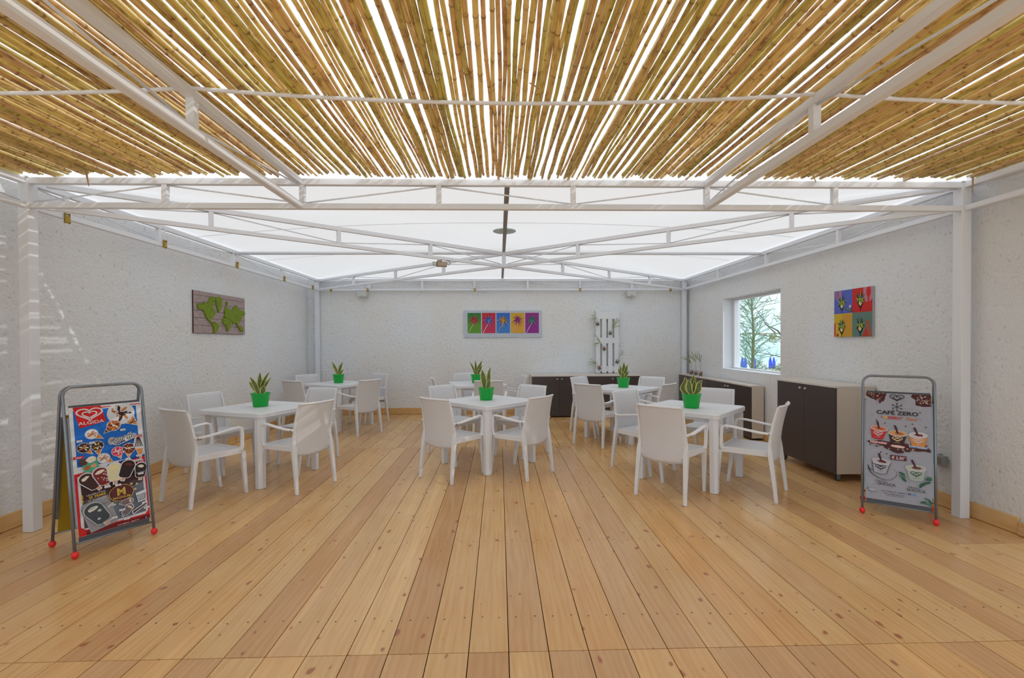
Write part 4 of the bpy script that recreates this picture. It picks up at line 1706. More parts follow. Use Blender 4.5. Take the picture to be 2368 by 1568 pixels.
def poster_left():
    rnd = random.Random(5)
    a = Art(.385, .865, .004)
    W_ = ink(205, 208, 214); RED = ink(195, 20, 22); DRED = ink(110, 8, 12); BLUE = ink(8, 98, 190); BROWN = ink(58, 22, 20)
    GREY = ink(105, 112, 124); LG = ink(150, 150, 154); CR = ink(222, 214, 196); CHO = ink(52, 28, 24); CAR = ink(190, 120, 70)
    CONE = ink(200, 135, 75); NUT = ink(170, 95, 45); PINK = ink(215, 60, 100); GOLD = ink(205, 175, 70); GRN = ink(75, 160, 125); YEL = ink(225, 185, 40)
    DB = ink(20, 60, 140); STK = ink(205, 150, 115); GB = ink(78, 60, 62)
    a.slab(W_)
    a.rect(.0, .0, 1, 1, W_)
    a.rect(.05, .03, .93, .47, BLUE)
    a.rect(.42, .015, 1, .022, RED)
    a.pg([(.0, .52), (.45, .50), (1, .468), (1, .49), (1, 1), (0, 1)], RED)
    a.pg([(.45, .488), (1, .455), (1, .470), (.45, .505)], DB)
    a.rect(.10, .965, 1, 1, DRED)
    a.pg([(.04, .545), (.10, .53), (.93, .485), (.97, .50), (.975, .93), (.93, .955), (.10, .955), (.04, .93)], W_)
    a.up()
    a.pg([(.07, .55), (.93, .503), (.94, .70), (.08, .74)], BROWN)
    a.pg([(.08, .735), (.94, .64), (.945, .935), (.08, .945)], GB)  # this and the grey area below paint the sleeve's reflection over the brown
    a.pg([(.50, .74), (.94, .68), (.945, .935), (.45, .942)], GREY)
    a.pg([(.06, .765), (.42, .725), (.54, .95), (.16, .99), (.05, .80)], LG)
    a.up()
    # top of poster: logo block
    a.pg([(.05, -.002), (.42, -.002), (.48, .135), (.12, .168)], RED)
    a.up()
    a.heart(.265, .065, .30, .022, W_)
    a.text('ALGIDA', .28, .142, .021, W_, bold=.02, sx_=1.25, rot=R(2))
    # big cone
    cone_ice(a, .70, .085, .19, R(48), [W_, CAR, CHO, W_, NUT, CHO], CONE, W_, rnd, 1.8)
    cone_ice(a, .27, .225, .085, R(35), [W_, CAR, CR, NUT], CONE, W_, rnd, 2.2)
    cone_ice(a, .58, .178, .095, R(140), [NUT, CAR, CHO, CR], ink(80, 30, 20), W_, rnd, 2.0)
    cone_ice(a, .15, .325, .085, R(50), [CHO, CR, CHO, CAR], CONE, W_, rnd, 2.0)
    cone_ice(a, .33, .325, .085, R(85), [CHO, CR, YEL, CHO], CONE, W_, rnd, 2.2)
    cone_ice(a, .40, .430, .085, R(38), [W_, CAR, CR, NUT], CONE, W_, rnd, 2.0)
    cone_ice(a, .60, .395, .085, R(75), [PINK, CR, ink(190, 20, 60), W_], CONE, W_, rnd, 1.8)
    cone_ice(a, .765, .385, .095, R(95), [ink(95, 40, 30), NUT, ink(110, 45, 35), CR], CONE, W_, rnd, 1.9)
    # tall striped soft ice
    a.pg([(.905, .285), (.97, .31), (1.0, .37), (.98, .40), (.95, .47), (.93, .50), (.90, .47), (.86, .40), (.83, .37), (.86, .31)], W_)
    a.up()
    for q in (.855, .885, .915, .945, .97):
        a.stroke([(.915 + (q - .915) * .25, .30), (q, .385)], .012, CHO)
    a.pg([(.865, .40), (.975, .40), (.925, .49)], CONE)
    a.rect(.86, .285, .97, .305, RED)
    a.rect(.86, .506, .99, .524, RED)
    a.rect(.0, .385, .14, .405, RED)
    a.text('NEW', .915, .301, .010, W_, bold=.02)
    a.text('NEW', .925, .521, .010, W_, bold=.02)
    a.text('NEW', .07, .401, .010, W_, bold=.02)
    # tub
    a.pg([(.09, .42), (.30, .405), (.33, .49), (.29, .515), (.14, .525)], GRN)
    a.ell(.13, .435, .07, .055, ink(80, 50, 45), n=10, jag=.15, rnd=rnd)
    a.ell(.23, .425, .07, .055, CR, n=10, jag=.15, rnd=rnd)
    a.ell(.17, .485, .045, .04, NUT, n=8, jag=.2, rnd=rnd)
    a.ell(.26, .475, .04, .04, STK, n=8, jag=.2, rnd=rnd)
    # script logo
    a.text('Cornetto', .685, .312, .036, W_, bold=.24, rot=R(9), sx_=.78, shear=.12)
    a.stroke([(.53, .318), (.56, .341), (.62, .345), (.72, .328), (.86, .303)], .022, CHO)
    a.up()
    a.text('Cornetto', .685, .312, .036, CHO, bold=.13, rot=R(9), sx_=.78, shear=.12)
    a.up()
    a.text('Cornetto', .685, .312, .036, W_, bold=.02, rot=R(9), sx_=.78, shear=.12)
    a.stroke([(.53, .315), (.56, .338), (.62, .342), (.72, .325), (.86, .30)], .012, W_)
    for (u, v) in ((.06, .26), (.22, .285), (.66, .215), (.52, .475), (.70, .462), (.86, .45), (.97, .43), (.37, .50)):
        a.rect(u, v, u + .075, v + .017, W_)
        a.text('1,90', u + .037, v + .0145, .006, DB)
    a.rect(.06, .527, .42, .545, RED)
    a.text('VINCI LE PALME DAI NOSTRI GELATI', .24, .535, .0045, W_)
    # magnums
    magnum(a, .20, .600, .10, R(52), ink(62, 30, 26), CR, W_, STK, rnd)
    magnum(a, .36, .580, .10, R(72), ink(120, 30, 34), CR, W_, STK, rnd, CR)
    magnum(a, .53, .567, .10, R(92), ink(218, 208, 170), ink(225, 215, 150), W_, STK, rnd)
    magnum(a, .70, .560, .10, R(112), ink(40, 18, 18), ink(90, 35, 30), W_, STK, rnd)
    magnum(a, .905, .590, .085, R(97), ink(40, 26, 26), CR, W_, STK, rnd)
    a.text('Fondente', .905, .605, .009, W_, rot=R(6))
    # gold M oval
    k_ = a.W / a.H
    a.ell(.60, .735, .175, .145, ink(88, 36, 36), n=32)
    a.stroke([(.60 + .175 * math.cos(t_ * PI / 20), .735 + .145 * k_ * math.sin(t_ * PI / 20)) for t_ in range(40)], .008, GOLD, closed=True)
    a.text('M', .60, .752, .050, GOLD, bold=.03, sx_=.95)
    a.text('MAGNUM', .60, .778, .015, GOLD, bold=.01, sx_=1.0)
    a.text('CELEBRATING', .255, .700, .0105, W_, sx_=1.05, rot=R(5))
    a.text('25 YEARS', .270, .722, .015, YEL, bold=.03, sx_=1.0, rot=R(5))
    a.text('OF PLEASURE', .26, .744, .0105, W_, sx_=1.05, rot=R(5))
    a.text('2', .07, .712, .022, YEL, bold=.03)
    a.text('5', .07, .745, .022, YEL, bold=.03)
    # overlay sheet with dark magnum
    magnum(a, .26, .860, .125, R(60), ink(62, 68, 74), CR, ink(170, 172, 176), STK, rnd)
    a.text('NEW', .36, .795, .012, GREY, rot=R(8))
    for i in range(9):
        a.ell(rnd.uniform(.12, .5), rnd.uniform(.8, .95), .025, .022, ink(178, 182, 186), n=8, jag=.2, rnd=rnd)
    # outlined products right
    OUT = ink(215, 218, 224); MID = ink(120, 100, 104)
    magnum(a, .66, .818, .052, R(175), MID, CR, OUT, MID, rnd)
    magnum(a, .66, .885, .060, R(130), ink(110, 98, 106), CR, OUT, MID, rnd)
    a.pg([(.80, .765), (.965, .75), (.955, .835), (.83, .845)], OUT)
    a.pg([(.815, .785), (.95, .775), (.943, .828), (.84, .836)], ink(140, 148, 158))
    a.ell(.88, .803, .04, .035, OUT)
    a.ell(.88, .803, .033, .028, ink(140, 148, 158))
    a.text('M', .88, .809, .010, OUT)
    a.pg([(.72, .905), (.95, .852), (.965, .875), (.74, .935)], OUT)
    a.pg([(.735, .908), (.945, .862), (.952, .873), (.745, .926)], ink(70, 55, 60))
    for (u, v) in ((.37, .655), (.86, .605), (.52, .66), (.545, .865), (.88, .85), (.60, .945), (.90, .895), (.43, .91)):
        a.rect(u, v, u + .085, v + .015, OUT)
        a.text('2,20', u + .042, v + .012, .0055, BROWN)
    for (u, v) in ((.75, .68), (.83, .69), (.80, .73), (.46, .80), (.72, .80), (.73, .88)):
        a.ell(u, v, .022, .02, ink(190, 175, 140), n=10)
    a.text('www.algida.it . seguici su', .66, .988, .0085, W_)
    a.rect(.91, .975, .935, .992, ink(60, 90, 170))
    a.text('f', .922, .990, .010, W_, bold=.02)
    return a


def beans(a, poly_test, n, rnd, u0, v0, u1, v1):
    B1, B2, B3 = ink(70, 24, 22), ink(110, 50, 40), ink(190, 170, 165)
    for i in range(n):
        u, v = rnd.uniform(u0, u1), rnd.uniform(v0, v1)
        if poly_test(u, v):
            a.ell(u, v, .016, .009, rnd.choice((B1, B1, B2, B2, B3)), rot=rnd.uniform(0, 3), n=8)


def coffee_cup(a, u, v, w_, body, cream, powder, tilt, rnd, mark, outline=None):
    k_ = a.W / a.H
    WH = ink(200, 200, 208)
    f_ = lambda x_, y_: (u + (x_ * math.cos(tilt) - y_ * math.sin(tilt)) * w_, v + (x_ * math.sin(tilt) + y_ * math.cos(tilt)) * w_ * k_)
    a.pg([f_(-1, 0), f_(1, 0), f_(.68, 1.65), f_(.3, 1.78), f_(-.3, 1.78), f_(-.68, 1.65)], body)
    a.ell(u, v, w_ * 1.06, w_ * .46, WH, rot=tilt)
    a.ell(u, v - .001, w_ * .97, w_ * .39, cream, rot=tilt)
    a.ell(*f_(.1, .0), w_ * .5, w_ * .19, powder, rot=tilt, n=14, jag=.25, rnd=rnd)
    p, q = f_(.0, .0), f_(-.35, -1.1)
    a.stroke([q, p], w_ * .22, ink(70, 20, 18))
    c = f_(0, .85)
    a.heart(c[0], c[1], w_ * .95, w_ * .085, mark)
    c = f_(0, 1.42)
    a.text('CAFÉ ZERO', c[0], c[1], .0048, mark)
    if outline:
        a.stroke([f_(-1, 0), f_(-.68, 1.65), f_(-.3, 1.78), f_(.3, 1.78), f_(.68, 1.65), f_(1, 0)], .008, outline)
        a.stroke([f_(-.85, .45), f_(0, .72), f_(.85, .35)], .012, outline, taper=True)


def poster_right():
    rnd = random.Random(9)
    a = Art(.385, .865, .004)
    BG = ink(158, 160, 172); DK = ink(38, 24, 26); BR = ink(70, 24, 22); WH = ink(200, 202, 210); RED = ink(190, 35, 30); OR = ink(200, 110, 45)
    a.slab(BG)
    a.rect(0, 0, 1, 1, BG)
    for i in range(36):
        a.ell(rnd.uniform(.05, .95), rnd.uniform(.04, .97), rnd.uniform(.03, .08), rnd.uniform(.02, .05), rnd.choice((ink(163, 165, 177), ink(153, 155, 167))), rot=rnd.uniform(0, 3), n=12, jag=.2, rnd=rnd)
    a.up()
    c1 = [(0, 0), (.33, 0), (.30, .05), (.22, .105), (.20, .075), (.08, .055), (0, .03)]
    c2 = [(.72, 0), (1, 0), (1, .105), (.88, .11), (.77, .10), (.77, .05), (.70, .025)]
    a.pg(c1, BR)
    a.pg(c2, BR)
    beans(a, lambda u, v: v < (.105 - abs(u - .22) * .5) and u < .31 and v < .045 + u * .26, 120, rnd, 0, 0, .32, .10)
    beans(a, lambda u, v: True, 110, rnd, .785, .01, .99, .095)
    a.heart(.49, .040, .19, .013, DK)
    # snowflake
    k_ = a.W / a.H
    for i in range(6):
        t_ = R(30 + 60 * i)
        e_ = (.49 + .085 * math.cos(t_), .125 + .085 * math.sin(t_) * k_)
        a.stroke([(.49, .125), e_], .009, DK)
        for s_ in (-.6, .6):
            m_ = (.49 + .062 * math.cos(t_), .125 + .058 * math.sin(t_) * k_)
            a.stroke([m_, (m_[0] + .032 * math.cos(t_ + s_), m_[1] + .032 * math.sin(t_ + s_) * k_)], .007, DK)
    a.text('CAFÉ ZERO', .49, .200, .030, DK, bold=.035, sx_=1.12)
    a.text('°', .835, .195, .03, DK)
    a.text('I', .25, .240, .020, RED, bold=.03)
    a.ell(.315, .231, .03, .026, ink(215, 165, 70), n=12, jag=.3, rnd=rnd)
    a.text('ZERO°', .46, .242, .021, RED, bold=.04)
    a.text('Time', .70, .243, .021, OR, bold=.03, shear=.2, sx_=1.1)
    # bean field under the cups
    fld = [(.01, .468), (.08, .455), (.15, .458), (.22, .448), (.35, .455), (.45, .45), (.65, .46), (.75, .455), (.86, .475), (.92, .468), (.99, .50), (.98, .52), (.90, .512), (.80, .52), (.72, .516), (.66, .535), (.60, .53), (.58, .548), (.50, .556), (.42, .545), (.38, .53), (.33, .525), (.28, .50), (.18, .488), (.08, .486)]
    a.pg(fld, BR)
    beans(a, lambda u, v: v < .53 - abs(u - .5) * .06, 170, rnd, .05, .455, .95, .545)
    for (u, v) in ((.17, .262), (.30, .285), (.72, .275), (.92, .295), (.45, .302), (.62, .30), (.24, .56), (.33, .57)):
        a.ell(u, v, .016, .010, BR, rot=rnd.uniform(0, 3), n=8)
    coffee_cup(a, .21, .338, .132, ink(185, 40, 35), ink(205, 130, 100), ink(165, 85, 70), R(7), rnd, WH)
    coffee_cup(a, .80, .372, .138, ink(205, 135, 65), ink(195, 190, 196), ink(105, 28, 28), R(-2), rnd, WH)
    coffee_cup(a, .50, .372, .140, ink(62, 26, 26), ink(205, 155, 95), ink(150, 95, 65), R(3), rnd, ink(225, 200, 150))
    a.text('Mocaccino', .20, .478, .017, ink(235, 205, 210), bold=.14, sx_=.95, rot=R(-2))
    a.up()
    a.text('Mocaccino', .20, .478, .017, ink(200, 60, 75), sx_=.95, rot=R(-2))
    a.ell(.50, .492, .11, .026, ink(228, 190, 178), rot=R(3))
    a.text('Espresso', .50, .496, .014, ink(235, 205, 195), sx_=1.0, rot=R(-3))
    a.text('Cappuccino', .80, .488, .016, ink(200, 215, 235), bold=.12, sx_=.95, rot=R(-2))
    a.up()
    a.text('Cappuccino', .80, .488, .016, ink(70, 130, 205), sx_=.95, rot=R(-2))
    a.rect(.385, .575, .63, .618, ink(95, 22, 22))
    a.text('€ 2.30*', .51, .609, .021, WH, bold=.04, sx_=.88)
    # lower cups
    a.stroke([(.04, .715), (.07, .75), (.12, .775), (.20, .80), (.30, .812), (.40, .805), (.47, .77), (.485, .73), (.43, .70)], .016, DK, taper=True)
    a.stroke([(.03, .69), (.06, .725), (.10, .735)], .014, DK)
    coffee_cup(a, .245, .645, .145, ink(165, 167, 178), ink(180, 178, 184), ink(95, 22, 22), R(5), rnd, DK, DK)
    GL, GD = ink(75, 115, 90), ink(35, 90, 60)
    for (u, v, r_) in ((.56, .735, .5), (.57, .76, .2), (.59, .785, .9), (.93, .79, 2.6), (.88, .805, 2.2), (.95, .76, 3.0), (.97, .745, .2), (.84, .82, 1.9)):
        a.ell(u, v, .055, .022, GD if r_ > .3 else GL, rot=r_, n=10)
    coffee_cup(a, .765, .670, .145, ink(160, 175, 165), ink(178, 182, 168), ink(110, 75, 72), R(-2), rnd, ink(60, 70, 66), None)
    a.text('COCCO', .24, .835, .013, DK, sx_=1.05, rot=R(-4))
    a.text('SHOCK', .33, .862, .021, DK, sx_=1.1, bold=.0)
    a.text('MENTA', .735, .857, .013, ink(25, 50, 40), sx_=1.05, rot=R(-4))
    a.text('SHOCK', .77, .883, .021, ink(25, 50, 40), sx_=1.1)
    a.stroke([(.03, .895), (.05, .925), (.10, .942), (.15, .935), (.18, .915)], .009, DK, taper=True)
    a.ell(.10, .915, .055, .02, ink(180, 182, 192))
    a.text('www.cafezero.it - Seguici su', .44, .915, .0095, DK)
    a.rect(.655, .902, .69, .919, ink(45, 50, 110))
    a.text('f', .672, .917, .011, WH, bold=.03)
    a.rect(.725, .902, .765, .919, ink(90, 150, 205))
    a.text('Scarica la App Zero Time', .44, .937, .0085, DK)
    a.text('* prezzo al pubblico consigliato', .44, .951, .0060, DK)
    for (u, v, r_) in ((.93, .935, .4), (.97, .955, 1.0), (.87, .965, 2.8), (.92, .975, .1), (.98, .985, .5)):
        a.ell(u, v, .05, .02, GD if r_ > .5 else GL, rot=r_, n=10)
    return a


def aboard(label, cx, cy, ang, art, back_m):
    """A-frame poster stand; ang = direction the front faces (degrees)"""
    t = thing('poster_stand', label, 'sign', (cx, cy, 0), R(ang + 90))   # local -Y is the front
    Wd, Ht, Sp = .455, 1.125, .19
    def frame(s_):
        """s_ -1 front, +1 back"""
        lean = lambda z: s_ * (Sp - (Sp - .013) * z / Ht)
        g = thing_frame = MB()
        pts = []
        rc = .06
        pts.append((-Wd / 2, lean(.035), .035))
        pts.append((-Wd / 2, lean(.5), .5))
        pts.append((-Wd / 2, lean(Ht - rc), Ht - rc))
        for i in range(1, 7):
            an = PI - PI / 2 * i / 6
            z = Ht - rc + rc * math.sin(an)
            pts.append((-Wd / 2 + rc + rc * math.cos(an), lean(z), z))
        for i in range(0, 7):
            an = PI / 2 - PI / 2 * i / 6
            z = Ht - rc + rc * math.sin(an)
            pts.append((Wd / 2 - rc + rc * math.cos(an), lean(z), z))
        pts.append((Wd / 2, lean(.5), .5))
        pts.append((Wd / 2, lean(.035), .035))
        g.tube(pts, .0095, 10)
        g.tube([(-Wd / 2, lean(.095), .095), (Wd / 2, lean(.095), .095)], .006, 8)
        fo = g.build('tube_frame', M['grey_tube'], t, smooth=True)
        for sx_ in (-1, 1):
            MB().sphere((sx_ * Wd / 2, lean(.02), .026), .021, 14, sz=1.2).build('foot_cap', M['red_plastic'], fo, smooth=True)
        # side channels
        tilt = math.atan2(s_ * (Sp - .013), Ht)
        for sx_ in (-1, 1):
            MB().bar((sx_ * (Wd / 2 - .018), lean(.20), .20), (sx_ * (Wd / 2 - .018), lean(.92), .92), .012, .018).build('side_channel', M['grey_tube'], fo)
        # backing panel
        ztp = 1.0 if s_ < 0 else .93
        MB().bar((0, lean(.10) * 1.0, .10), (0, lean(ztp), ztp), Wd - .05, .004).build('backing_panel', M['dark_grey'] if s_ < 0 else back_m, fo)
        return lean
    frame(1)
    lean = frame(-1)
    ao = art.done('poster', t)
    # local art plane: x right, y up along the lean, z outward (towards -Y)
    z0, z1 = .985, .985 - .865
    yy0, yy1 = lean(z0), lean(z0 - .865)
    upv = Vector((0, yy0 - yy1, .865)).normalized()
    xv = Vector((1, 0, 0))
    nv = xv.cross(upv)
    o0 = Vector((-art.W / 2 * 1.07, yy0, z0)) + nv * .012
    ao.matrix_local = Matrix(((xv.x * 1.07, upv.x, nv.x, o0.x), (xv.y, upv.y, nv.y, o0.y), (xv.z, upv.z, nv.z, o0.z), (0, 0, 0, 1)))
    return t


# left stand: feet (-2.81,3.18) (-2.58,3.57), back foot (-3.08,3.35)
fa = math.degrees(math.atan2(.39, .23))
aboard('grey A-frame stand with red feet holding the blue and brown ice cream poster', -2.695 - .155, 3.375 + .09, fa - 90, poster_left(), mat('mustard_panel', (0.42, 0.27, 0.01), .5))
fb = math.degrees(math.atan2(-.27, .34))
aboard('grey A-frame stand with red feet holding the pale coffee poster', 3.16 + .12, 3.645 + .15, fb - 90, poster_right(), M['dark_grey'])


# ------------------------------------------------------------------ pictures on the walls
def palm(a, u, v, w_, dark, lite, stem, rnd):
    k_ = a.W / a.H
    a.stroke([(u - .02 * w_ * 10, v + .62), (u, v + .12)], .010, stem)
    for i in range(15):
        an = R(-90 + (i - 7) * 24 + rnd.uniform(-6, 6))
        L_ = w_ * rnd.uniform(.75, 1.05)
        m_ = dark if i % 2 else lite
        p1 = (u + math.cos(an) * L_, v + math.sin(an) * L_ * k_ + (.05 if math.sin(an) > -.2 else 0))
        pm = (u + math.cos(an) * L_ * .55, v + math.sin(an) * L_ * .55 * k_ - .02)
        a.stroke([(u, v), pm, p1], w_ * .26, m_, taper=True)
    a.ell(u, v + .02, w_ * .25, w_ * .25, lite, n=8, jag=.3, rnd=rnd)


def five_palms():
    rnd = random.Random(4)
    a = Art(1.55, .535, .02)
    PWH = ink(176, 184, 200)
    a.slab(ink(192, 197, 208))
    cols = [((95, 150, 45), (110, 15, 35), (200, 50, 80), (195, 200, 165)), ((195, 50, 85), (12, 16, 70), (70, 130, 215), (225, 200, 225)),
            ((65, 125, 195), (80, 60, 10), (215, 150, 45), (170, 160, 190)), ((215, 160, 50), (90, 10, 50), (150, 40, 140), (215, 170, 150)), ((145, 40, 140), (10, 40, 45), (60, 140, 110), (225, 200, 230))]
    tops = [(30, 110, 60), (190, 40, 50), (50, 100, 195), (205, 165, 40), (150, 45, 125)]
    for i, (bgc, dk, lt, st) in enumerate(cols):
        u0 = .047 + i * .1855
        u1 = u0 + .174
        v0, v1 = .09, .845
        a.rect(u0, v0, u1, v1, ink(*bgc))
        n = 8
        for q in range(n):   # printed colour fade as bands
            f_ = 1 - q / n
            c = tuple(int(tops[i][j] * f_ * .8 + bgc[j] * (1 - f_ * .8)) for j in range(3))
            a.rect(u0, v0 + (v1 - v0) * q / n * .6, u1, v0 + (v1 - v0) * (q + 1) / n * .6, ink(*c))
        a.up()
        uc, vc = u0 + .085, v0 + .27
        a.stroke([(u0 + .012, v1), (uc - .004, vc + .10)], .006, ink(*st))
        for j in range(17):
            an = R(-90 + (j - 8) * 21 + rnd.uniform(-7, 7))
            L_ = .080 * rnd.uniform(.72, 1.05)
            k_ = a.W / a.H
            mm = ink(*dk) if j % 2 else ink(*lt)
            dr = .05 if math.sin(an) > -.3 else 0
            a.stroke([(uc, vc), (uc + math.cos(an) * L_ * .55, vc + math.sin(an) * L_ * .55 * k_ - .01), (uc + math.cos(an) * L_, vc + math.sin(an) * L_ * k_ + dr)], .015, mm, taper=True)
        a.ell(uc, vc + .02, .016, .014, ink(*lt), n=8, jag=.3, rnd=rnd)
    return a


a = five_palms()
o = a.done('palm_picture')
o.matrix_world = Matrix(((1, 0, 0, -.70), (0, 0, -1, WBY - .024), (0, 1, 0, 2.055), (0, 0, 0, 1)))
tag(o, 'wide white panel on the back wall with five coloured palm tree prints in a row', 'picture')


def four_plants():
    rnd = random.Random(8)
    a = Art(.545, .51, .02)
    K = ink(30, 16, 28)
    a.slab(ink(170, 172, 180))
    quad = [((.0, .0, .5, .5), (85, 100, 185), (165, 120, 150)), ((.5, .0, 1, .5), (195, 35, 28), (190, 120, 135)), ((.0, .5, .5, 1), (205, 170, 40), (190, 80, 40)), ((.5, .5, 1, 1), (95, 125, 115), (185, 70, 50))]
    for (q, c, c2) in quad:
        a.rect(q[0], q[1], q[2], q[3], ink(*c))
    a.pg([(.0, .02), (.08, 0), (.20, .26), (.16, .30), (.0, .12)], ink(150, 105, 150))
    a.pg([(.12, 0), (.21, 0), (.21, .18), (.15, .16)], ink(175, 120, 140))
    a.pg([(.78, .0), (1, .0), (1, .24), (.93, .30), (.84, .30), (.78, .22)], ink(190, 125, 140))
    a.up()
    a.ell(.905, .10, .055, .10, ink(195, 35, 28), n=20)
    a.rect(.885, .18, .925, .31, ink(195, 35, 28))
    a.pg([(.84, .68), (.90, .66), (.99, .98), (.93, 1.0)], ink(180, 80, 55))
    a.pg([(.75, 1.0), (.85, .78), (.92, 1.0)], ink(180, 60, 45))
    a.rect(.0, .70, .045, 1, ink(190, 70, 45))
    a.rect(.24, .52, .5, 1, ink(200, 150, 50))
    a.ell(.10, .96, .03, .03, ink(150, 30, 20), n=10)
    a.up()
    for (cx, cy) in ((.22, .26), (.71, .24), (.22, .77), (.71, .76)):
        a.pg([(cx - .012, cy + .13), (cx + .012, cy + .13), (cx + .006, cy + .235), (cx - .006, cy + .235)], K)
        a.pg([(cx - .065, cy + .0), (cx + .065, cy + .0), (cx + .06, cy + .09), (cx + .02, cy + .165), (cx - .02, cy + .165), (cx - .06, cy + .09)], K)
        a.up()
        a.pg([(cx - .045, cy + .0), (cx + .045, cy + .0), (cx + .042, cy + .08), (cx, cy + .135), (cx - .042, cy + .08)], ink(222, 205, 150))
        a.ell(cx + .01, cy + .05, .02, .035, ink(230, 190, 175), n=10)
        a.up()
        for j in range(17):
            an = R(-90 + (j - 8) * 15 + rnd.uniform(-5, 5))
            L_ = rnd.uniform(.13, .19)
            mm = (ink(20, 30, 40), ink(70, 150, 60), ink(40, 70, 150), ink(185, 180, 50), K)[j % 5]
            a.stroke([(cx, cy + .02), (cx + math.cos(an) * L_ * .75, cy + math.sin(an) * L_)], .030, mm, taper=True)
        for j in range(7):
            an = R(20 + j * 23)
            a.stroke([(cx, cy - .02), (cx + math.cos(an) * .11, cy + .015 + math.sin(an) * .07)], .035, (ink(120, 165, 50), ink(205, 180, 50), K)[j % 3], taper=True)
    a.pg([(.335, .38), (.50, .43), (.49, .475), (.33, .42)], ink(25, 35, 30))
    a.pg([(.345, .388), (.49, .435), (.483, .462), (.34, .412)], ink(120, 150, 90))
    a.ell(.455, .36, .035, .035, ink(205, 190, 195), n=9, jag=.2, rnd=rnd)
    return a


a = four_plants()
o = a.done('plant_picture')
# on right wall facing -x; picture right = towards -y
o.matrix_world = Matrix(((0, 0, -1, WRX - .024), (-1, 0, 0, 5.215), (0, 1, 0, 1.975), (0, 0, 0, 1)))
tag(o, 'square picture on the right wall with four coloured panels of painted plants', 'picture')

# moss world map on planks (left wall, facing +x)
t = thing('moss_map_picture', 'wooden plank panel on the left wall with green moss world map', 'picture', (WLX + .014, 6.48, 1.815))
pw_, ph_ = 1.16, .53
b = MB()
b.box(-.004, 0, 0, .012, pw_, ph_, 1)
zz = ph_ / 2
hs = [.055, .095, .095, .09, .095, .10]
z_ = ph_ / 2
for i, h_ in enumerate(hs):
    b.bx(.002, .008, -pw_ / 2, pw_ / 2, z_ - h_ + .003, z_ - .0015, 0)
    z_ -= h_
b.build('plank_panel', [M['oldplank'], M['darkgap']], t)
MAPS = {  # u,v in 0..1 (left to right = towards the back wall), v down
    'north': [(.04, .32), (.09, .30), (.14, .31), (.17, .24), (.22, .27), (.27, .10), (.33, .09), (.36, .13), (.34, .24), (.30, .33), (.34, .42), (.36, .50), (.33, .58), (.28, .63), (.26, .66), (.28, .70), (.30, .73), (.33, .75), (.30, .76), (.25, .70), (.21, .64), (.18, .56), (.15, .46), (.11, .42), (.06, .44)],
    'greenland': [(.36, .13), (.40, .08), (.45, .07), (.49, .12), (.49, .26), (.46, .38), (.425, .46), (.40, .38), (.385, .26)],
    'south': [(.30, .74), (.35, .70), (.42, .77), (.43, .82), (.38, .92), (.355, 1.0), (.32, .99), (.33, .88)],
    'africa': [(.50, .66), (.53, .58), (.60, .60), (.66, .62), (.70, .70), (.66, .76), (.64, .86), (.61, .93), (.585, .90), (.57, .78), (.51, .74)],
    'asia': [(.53, .56), (.55, .48), (.54, .40), (.57, .30), (.61, .33), (.66, .38), (.72, .34), (.76, .26), (.79, .22), (.82, .30), (.88, .33), (.97, .36), (.99, .42), (.97, .48), (.93, .50), (.91, .52), (.90, .58), (.86, .64), (.83, .73), (.80, .72), (.76, .68), (.71, .72), (.67, .64), (.62, .60), (.58, .60)],
    'australia': [(.83, .80), (.88, .76), (.93, .83), (.935, .92), (.90, .91), (.86, .88)],
    'indo': [(.79, .75), (.84, .77), (.84, .79), (.80, .78)],
    'iceland': [(.57, .18), (.60, .16), (.62, .21), (.59, .25)]}
ms = MB()
mr = random.Random(2)
for nm, pl in MAPS.items():
    # densify with jitter
    pp = []
    for i in range(len(pl)):
        p, q = pl[i], pl[(i + 1) % len(pl)]
        for k_ in range(4):
            f_ = k_ / 4
            pp.append((p[0] + (q[0] - p[0]) * f_ + mr.uniform(-.006, .006), p[1] + (q[1] - p[1]) * f_ + mr.uniform(-.010, .010)))
    pp = [(min(.995, u), min(.99, v)) for u, v in pp]
    n = len(pp)
    st = len(ms.v)
    for xx in (.006, .026):
        for (u, v) in pp:
            ms.v.append((xx, -pw_ / 2 + u * pw_, ph_ / 2 - v * ph_))
    ms.f.append([st + n + i for i in range(n)]); ms.m.append(0)
    for i in range(n):
        ms.f.append([st + i, st + (i + 1) % n, st + n + (i + 1) % n, st + n + i]); ms.m.append(0)
mo = ms.build('moss_continents', M['moss'], t)

# ------------------------------------------------------------------ outside the window
def frond_plant():
    t = thing('palm_shrub', 'tall thin leaved green tree seen through the window', 'tree', (4.87, 8.95, -1.5))
    rnd = random.Random(21)
    b = MB()
    b.tube([(0, 0, 0), (0.02, 0, 1.2), (.0, 0, 2.2), (.03, 0, 3.0), (-.02, 0, 3.9)], 0, 8, rr=[.045, .04, .032, .025, .01])
    b.build('trunk', M['bark'], t, smooth=True)
    f_ = MB()
    for i in range(230):
        z = 1.7 + 2.3 * rnd.random() ** .9
        an = rnd.uniform(0, 2 * PI)
        L_ = rnd.uniform(.25, .62) * (1.1 - .12 * (z - 2))
        el = rnd.uniform(.1, 1.1)
        p = Vector((0, 0, z))
        tip = p + Vector((math.cos(an) * L_ * math.cos(el), math.sin(an) * L_ * math.cos(el), L_ * math.sin(el)))
        blade(f_, p, tip, .0042, .02)
        for k_ in range(3):
            q = p.lerp(tip, rnd.uniform(.3, .9))
            blade(f_, q, q + Vector((rnd.uniform(-.14, .14), rnd.uniform(-.14, .14), rnd.uniform(-.02, .16))), .0032, .005)
    f_.build('foliage', M['foliage'], t)


